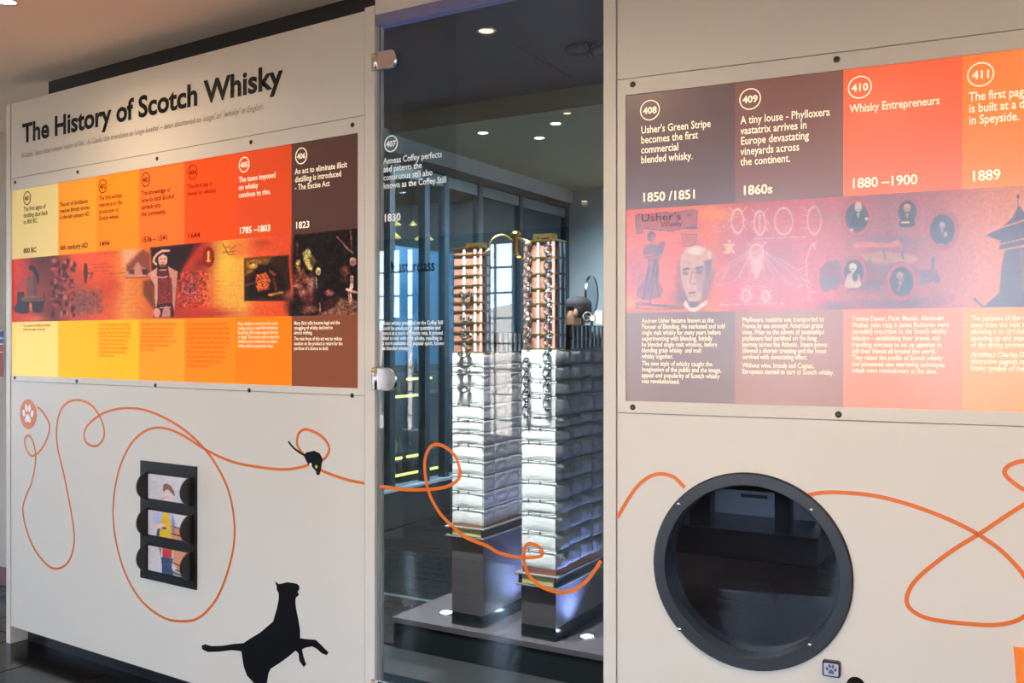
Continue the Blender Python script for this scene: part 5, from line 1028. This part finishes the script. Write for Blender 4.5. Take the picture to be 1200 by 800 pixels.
# chrome wheel valve on the rack of the taller still
wv = empty('wheel_valve', at(688, 371, 4.53), label='round chrome wheel valve with a pale pipe end on the right still', cat='valve')
c0 = at(688, 371, 4.50)
bm = bmesh.new(); view = (Vector((0, 0, EYE))-c0).normalized(); axv = (T3*0.8-N3*0.6).normalized()
lathe(bm, [(0.020, -0.004), (0.026, -0.004), (0.029, 0.0), (0.026, 0.005), (0.020, 0.005), (0.020, -0.004)], c0, axv, 28); lathe(bm, [(0, 0.012), (0.009, 0.010), (0.012, 0), (0.012, -0.02), (0, -0.02)], c0, axv, 16)
for k_ in range(3): a_ = axv.orthogonal().normalized(); a_ = Matrix.Rotation(k_*2*PI/3, 3, axv) @ a_; tube(bm, [c0, c0+a_*0.023], 0.003, 6)
obj('wheel', bm, chrome, wv, True)
bm = bmesh.new(); tube(bm, [c0-axv*0.02, c0-axv*0.05, c0-axv*0.05-Z3*0.05], 0.007, 10); obj('stem', bm, steel, wv, True)
bm = bmesh.new(); q = at(699, 372, 4.50)
for x0_, x1_, y0_, y1_ in ((691, 697, 370, 376), (697, 706, 364, 380)):
    p0_, p1_ = at(x0_, y1_, 4.47), at(x1_, y0_, 4.47); box_fr(bm, Vector((p0_.x, p0_.y)), T, N, 0, (p1_.x-p0_.x)/T.x*0.9, 0, 0.03, p0_.z, p1_.z, 0.002)
obj('pipe_end', bm, mat('pale_cream_metal', col(226, 222, 196), rough=0.4), wv)
# uplights
blue = (0.28, 0.40, 1.0)
for x, y, lab in ((523, 718, 'bright round floor light beside the left plinth'), (688, 746, 'bright round floor light at the right end of the platform')):
    q = onz(x, y, 0.14); downlight('floor_uplight', q.x, q.y, 0.1405, 0.040, dl_cool, lab, 38, blue, up=True, spot=120)
q = onz(598, 702, 0.14); q = fr2(-2.338+0.10, 3.776+0.30, 0.14); downlight('floor_uplight', q.x, q.y, 0.1405, 0.040, dl_cool, 'round floor light between the plinths, mostly hidden by the right one', 30, blue, up=True, spot=120)
# ceiling lamps of the inner room
q = at(570, 36, 1.82*F/364); downlight('ceiling_downlight', q.x, q.y, 3.32, 0.058, mat('lamp_amber', (1, .6, .3, 1), emit=2.2, emit_col=(1, .62, .28, 1)), 'warm round ceiling light seen high through the door glass', 30, warm)
for x, y, lab in ((566, 155.5, 'bright white ceiling spot, leftmost of the three behind the door glass'), (632, 161.5, 'bright white ceiling spot, lowest of the three behind the door glass'), (651, 144.5, 'bright white ceiling spot, highest of the three behind the door glass')):
    Z_ = 1.67*F/(400-y); q = at(x, y, Z_); downlight('ceiling_spot', q.x, q.y, 3.17, 0.050, dl_cool, lab, 200, (0.9, 0.94, 1))
Z_ = 1.67*F/(400-132.5); q = at(664.5, 132.5, Z_); downlight('ceiling_downlight', q.x, q.y, 3.17, 0.035, MATS['lamp_amber'], 'tiny warm ceiling light near the right edge of the door glass', 25, warm)
for a_, b_, ta_, zt_, en in ((-2.6, 3.0, -2.43, 0.35, 560), (-2.0, 2.95, -2.04, 0.35, 560), (-2.5, 3.15, -2.43, 1.8, 24), (-1.95, 3.1, -2.04, 1.8, 24)):  # unseen spots added to brighten the fronts of the stills
    q = fr2(a_, b_, 3.315); downlight('ceiling_spot', q.x, q.y, 3.32, 0.04, dl_cool, 'ceiling spot aimed at the still columns, above the door and out of view', en, (0.95, 0.97, 1), target=fr2(ta_, 3.776, zt_), spot=55, group='spots aimed at the stills')
for a_, b_ in ((-3.0, 8.5), (-2.2, 8.4), (-1.0, 8.0)):  # unseen spots added to wash the far wall
    q = fr2(a_, b_, 3.17); downlight('ceiling_spot', q.x, q.y, 3.17, 0.05, dl_cool, 'ceiling spot of the inner room, hidden behind the stills or the wall', 240, (0.86, 0.95, 1), target=fr2(a_-0.3, 9.35, 1.7), spot=120, group='hidden spots of the inner room')
# ceiling vent
Z_ = 1.82*F/(400-57); q = at(690, 57, Z_); ve = empty('ceiling_vent', Vector((q.x, q.y, 3.32)), label='round dark ceiling vent with radial fins at the upper right of the door', cat='vent')
bm = bmesh.new(); lathe(bm, [(0, -0.002), (0.12, -0.002), (0.135, -0.010), (0.15, -0.004), (0.15, 0.001)], (q.x, q.y, 3.32), Z3, 32); obj('bezel', bm, mat('vent_dark', col(30, 30, 30), rough=0.6), ve, True)
for k_ in range(14):
    t = 2*PI*k_/14; d_ = Vector((math.cos(t), math.sin(t))); bm = bmesh.new(); box_fr(bm, Vector((q.x, q.y)), d_, Vector((-d_.y, d_.x)), 0.03, 0.125, -0.004, 0.004, 3.300, 3.3185); obj('fin', bm, mat('vent_fin', col(96, 96, 96), rough=0.5), ve)
# slim joint strip on the inner ceiling
j0, j1 = at(604, 50, 1.82*F/350), at(670, 89, 1.82*F/311); bm = bmesh.new(); d_ = Vector((j1.x-j0.x, j1.y-j0.y)); box_fr(bm, Vector((j0.x, j0.y)), d_.normalized(), Vector((-d_.y, d_.x)).normalized(), 0, d_.length, 0, 0.02, 3.314, 3.3195); tag(obj('trim_2', bm, mat('strip_dark', col(40, 38, 38), rough=0.8)), kind='structure')
# round mirror on a stand
qm = at(693.5, 345, 8.5); mr = empty('round_mirror', Vector((qm.x, qm.y, 0)), label='round dark framed mirror on a slim stand behind the capped person', cat='mirror')
axm = Vector((0.92, -0.4, 0)).normalized(); bm = bmesh.new(); lathe(bm, [(0, 0.006), (0.155, 0.006), (0.157, 0.012), (0.172, 0.010), (0.172, -0.012), (0, -0.012)], qm, axm, 40); obj('disc', bm, [mat('mirror_tint', (0.12, 0.13, 0.15, 1), rough=0.25, metal=1.0)], mr, False)
bm = bmesh.new(); tube(bm, [Vector((qm.x, qm.y, 0.01)), Vector((qm.x, qm.y, qm.z-0.16))], 0.012, 10); lathe(bm, [(0, .02), (.12, .015), (.13, 0), (0, 0)], (qm.x, qm.y, 0), Z3, 24); obj('stand', bm, blackm, mr, True)
# small brass shape standing in for a pipe reflection on the far wall
refl = at(684, 287, 10.55); bm = bmesh.new(); tube(bm, [refl+Vector((-.04, 0, -.07)), refl+Vector((-.04, 0, .04)), refl+Vector((0, 0, .07)), refl+Vector((.05, 0, .05)), refl+Vector((.06, 0, -.03))], 0.012, 8)
tag(obj('brass_reflection', bm, brass, None, True), 'small curved brass hook high on the grey far wall', 'hook')
# ================================================================== the cabinet seen through the porthole
fc = empty('display_cabinet', fr2(-1.9, 6.7), label='dark wooden cabinet on a low plinth, seen through the round window', cat='cabinet')
bx('plinth', -2.62, -1.36, 6.40, 7.05, 0.0, 0.17, wood_d, fc, 0.004); bx('plinth_top', -2.63, -1.35, 6.39, 7.06, 0.17, 0.195, mat('cabinet_black', col(16, 13, 13), rough=0.3), fc, 0.003)
bx('case', -2.62, -1.38, 6.42, 7.04, 0.47, 1.2, MATS['cabinet_black'], fc, 0.004)
def aat(px, b_): r = (px-600)/F; Z = b_/(0.5*r+0.866); return 0.866*r*Z-0.5*Z
for x0_, x1_ in ((809, 833), (908, 926)): bx('post', aat(x0_, 6.44), aat(x1_, 6.44), 6.43, 6.53, 0.195, 0.47, MATS['cabinet_black'], fc)
for b_ in (6.93,): bx('post', -1.46, -1.38, b_, b_+0.08, 0.195, 0.47, MATS['cabinet_black'], fc)
bx('back_panel', -2.58, -1.5, 7.0, 7.03, 0.195, 0.46, mat('grey_panel', col(150, 156, 166), rough=0.35), fc)
bx('plaque', aat(868, 6.99), aat(899, 6.99), 6.985, 6.998, 0.33, 0.355, mat('plaque_dark', col(58, 56, 56), rough=0.5), fc)
add_light('cabinet_fill', 'AREA', fr2(-2.0, 6.75, 0.462), 1.2, (0.75, 0.85, 1), 0.5, fr2(-2.0, 6.9, 0.2))  # unseen area light added to brighten the back panel

# ================================================================== people
skin_m = mat('skin', col(156, 114, 92), rough=0.55); coat_m = mat('dark_coat', col(20, 20, 24), rough=0.8); trs_m = mat('dark_trousers', col(26, 28, 36), rough=0.8); shoe_m = mat('shoe_black', col(18, 16, 16), rough=0.4); hair_m = mat('dark_hair', col(22, 16, 14), rough=0.6)
PEOPLE = []
def person(x, y, z, h, yaw, label, group=None, cap=False):
    S = h/1.75; V = []; E = []; Rr = []
    def v(px, py, pz, r, par=None, ry=None):
        V.append((px*S, py*S, pz*S)); Rr.append((r*S, (ry or r)*S))
        if par is not None: E.append((par, len(V)-1))
        return len(V)-1
    pel = v(0, 0, .95, .155, None, .11); wa = v(0, 0, 1.1, .135, pel, .10); ch_ = v(0, 0, 1.29, .165, wa, .115); ns_ = v(0, .0, 1.42, .095, ch_, .08); nk = v(0, .01, 1.49, .055, ns_); hd0 = v(0, .015, 1.555, .066, nk, .085); hd1 = v(0, .02, 1.62, .078, hd0, .098); hd2 = v(0, .01, 1.69, .068, hd1, .085)
    for s in (-1, 1):
        sh_ = v(s*.17, 0, 1.38, .062, ch_); el = v(s*.235, -.03, 1.12, .045, sh_); wr_ = v(s*.21, .12, .90, .029, el); pm_ = v(s*.195, .16, .84, .033, wr_, .02)
        for f_ in range(4): k1 = v(s*(.215-.016*f_), .18, .79-.004*abs(f_-1.5), .009, pm_); v(s*(.212-.016*f_), .175, .745+.006*abs(f_-1.5), .008, k1)
        t1 = v(s*.165, .175, .82, .010, pm_); v(s*.158, .195, .785, .009, t1)
        hp_ = v(s*.09, 0, .86, .10, pel); kn = v(s*.10, .015, .48, .062, hp_); an = v(s*.105, -.02, .09, .042, kn); hl = v(s*.11, -.045, .045, .04, an, .03); v(s*.12, .15, .035, .038, an, .028)
    me = bpy.data.meshes.new('body'); me.from_pydata(V, E, []); o = bpy.data.objects.new('body', me); C.objects.link(o)
    md = o.modifiers.new('s', 'SKIN'); md.use_smooth_shade = True; o.modifiers.new('d', 'SUBSURF').levels = 2
    for i, sv in enumerate(me.skin_vertices[0].data): sv.radius = Rr[i]; sv.use_root = (i == 0)
    PEOPLE.append((o, x, y, z, S, yaw, label, group, cap))
def flush_people():
    bpy.context.view_layer.update(); dg = bpy.context.evaluated_depsgraph_get()
    for o, x, y, z, S, yaw, label, group, cap in PEOPLE:
        me = bpy.data.meshes.new_from_object(o.evaluated_get(dg)); e = empty('person', (x, y, z), label=label, cat='person', group=group)
        for m_ in (coat_m, skin_m, trs_m, shoe_m): me.materials.append(m_)
        for f in me.polygons:
            c = f.center/S; f.use_smooth = True
            f.material_index = 1 if (c.z > 1.475 or (c.y > .10 and .7 < c.z < .895)) else 3 if c.z < .085 else 2 if c.z < .88 and abs(c.x) < .19 and c.y < .12 else 0
        zmin = min(v_.co.z for v_ in me.vertices)
        M = Matrix.Translation((x, y, z-zmin)) @ Matrix.Rotation(yaw, 4, 'Z'); me.transform(M); bpy.data.objects.remove(o)
        b = link_mesh('body', me, None, e)
        def bit(nm, fn, m_):
            bm = bmesh.new(); fn(bm); bmesh.ops.transform(bm, matrix=M @ Matrix.Scale(S, 4), verts=bm.verts); obj(nm, bm, m_, e, True)
        def hair(bm):
            bmesh.ops.create_uvsphere(bm, u_segments=20, v_segments=12, radius=1, matrix=Matrix.Translation((0, -.006, 1.665)) @ Matrix.Diagonal((.088, .108, .098, 1)))
            bmesh.ops.delete(bm, geom=[v_ for v_ in bm.verts if v_.co.y > .045 and v_.co.z < 1.69 or v_.co.z < 1.575], context='VERTS')
        bit('hair', hair, hair_m)
        bit('nose', lambda bm: bmesh.ops.create_cone(bm, segments=8, radius1=.017, radius2=.006, depth=.045, cap_ends=True, matrix=Matrix.Translation((0, .118, 1.63)) @ Matrix.Rotation(-.5, 4, 'X')), skin_m)
        for s in (-1, 1):
            bit('eye', lambda bm: bmesh.ops.create_uvsphere(bm, u_segments=8, v_segments=6, radius=.011, matrix=Matrix.Translation((s*.032, .10, 1.655))), hair_m)
            bit('ear', lambda bm: bmesh.ops.create_uvsphere(bm, u_segments=8, v_segments=6, radius=1, matrix=Matrix.Translation((s*.082, .01, 1.635)) @ Matrix.Diagonal((.010, .02, .032, 1))), skin_m)
        bit('mouth', lambda bm: bmesh.ops.create_uvsphere(bm, u_segments=8, v_segments=6, radius=1, matrix=Matrix.Translation((0, .103, 1.585)) @ Matrix.Diagonal((.022, .008, .006, 1))), mat('lips', col(150, 84, 76), rough=0.5))
        def coat(bm):
            prof = [(.185, .13, .78), (.175, .125, .95), (.160, .118, 1.1), (.185, .13, 1.28), (.16, .115, 1.40), (.085, .08, 1.465), (.07, .07, 1.50)]; rings = []
            for rx, ry, zz in prof: rings.append([bm.verts.new((rx*math.cos(2*PI*k_/24), ry*math.sin(2*PI*k_/24), zz)) for k_ in range(24)])
            for r0, r1 in zip(rings, rings[1:]):
                for k_ in range(24): bm.faces.new((r0[k_], r0[(k_+1) % 24], r1[(k_+1) % 24], r1[k_]))
        bit('coat', coat, coat_m)
        if cap:
            def capf(bm):
                bmesh.ops.create_uvsphere(bm, u_segments=20, v_segments=12, radius=1, matrix=Matrix.Translation((0, .0, 1.70)) @ Matrix.Diagonal((.088, .112, .072, 1))); bmesh.ops.delete(bm, geom=[v_ for v_ in bm.verts if v_.co.z < 1.675], context='VERTS')
                bmesh.ops.create_uvsphere(bm, u_segments=16, v_segments=6, radius=1, matrix=Matrix.Translation((0, .10, 1.685)) @ Matrix.Diagonal((.068, .055, .008, 1)))
            bit('cap', capf, mat('dark_cap', col(22, 22, 30), rough=0.8))
def mirror_b(px, Zv):
    p_ = Vector(((px-600)/F*Zv, Zv)); d_ = (p_-B.o).dot(B.n); return p_ - B.n*2*d_
for px, Zv, h, yw, lab in ((462, 9.8, 1.76, 0.6, 'person in a dark coat whose reflection shows behind the small lettering of the door'), (517, 10.2, 1.70, 2.2, 'person in dark clothes by the windows, mirrored left of the shorter still'), (529.5, 7.6, 1.62, 1.2, 'person in dark clothes nearest the door, mirrored along the edge of the shorter still')):
    q = mirror_b(px, Zv); person(q.x, q.y, 0, h, yw, lab, 'visitors mirrored in the door glass')
q = at(677, 400, 7.9); person(q.x, q.y, 0, 1.88, 1.45, 'person in a dark cap facing left, standing behind the taller still', cap=True)
flush_people()
# notice on the corridor wall at the far left
nb = empty('notice', (-3.28, 5.8, 1.4), label='small blue and red printed notice on the wall at the far left edge', cat='notice')
cs = Seg(PA, PB); cs.o = CO - T*0.5; cs.t = T.copy(); cs.n = -N
def qn(x, y): return cs.uv(x, y)
u1, z1 = qn(4.6, 387); u0 = u1-0.22; z0 = qn(4.6, 441)[1]
slab('sheet', [[(u0, z0), (u1, z0), (u1, z1), (u0, z1)]], cs, 0.004, 0.001, mat('notice_white', col(206, 206, 214), rough=0.6), nb)
for ya, yb, cc in ((413, 441, (176, 24, 40)), (404, 412, (190, 36, 52)), (397, 402, (60, 80, 176)), (388, 395, (50, 70, 170))):
    slab('printed_band', [[(u0+.004, qn(4.6, yb)[1]), (u1-.002, qn(4.6, yb)[1]), (u1-.002, qn(4.6, ya)[1]), (u0+.004, qn(4.6, ya)[1])]], cs, 0.005, 0.004, mat('n_%d%d' % (cc[0], ya), col(*cc), rough=0.6), nb)
flush_text()
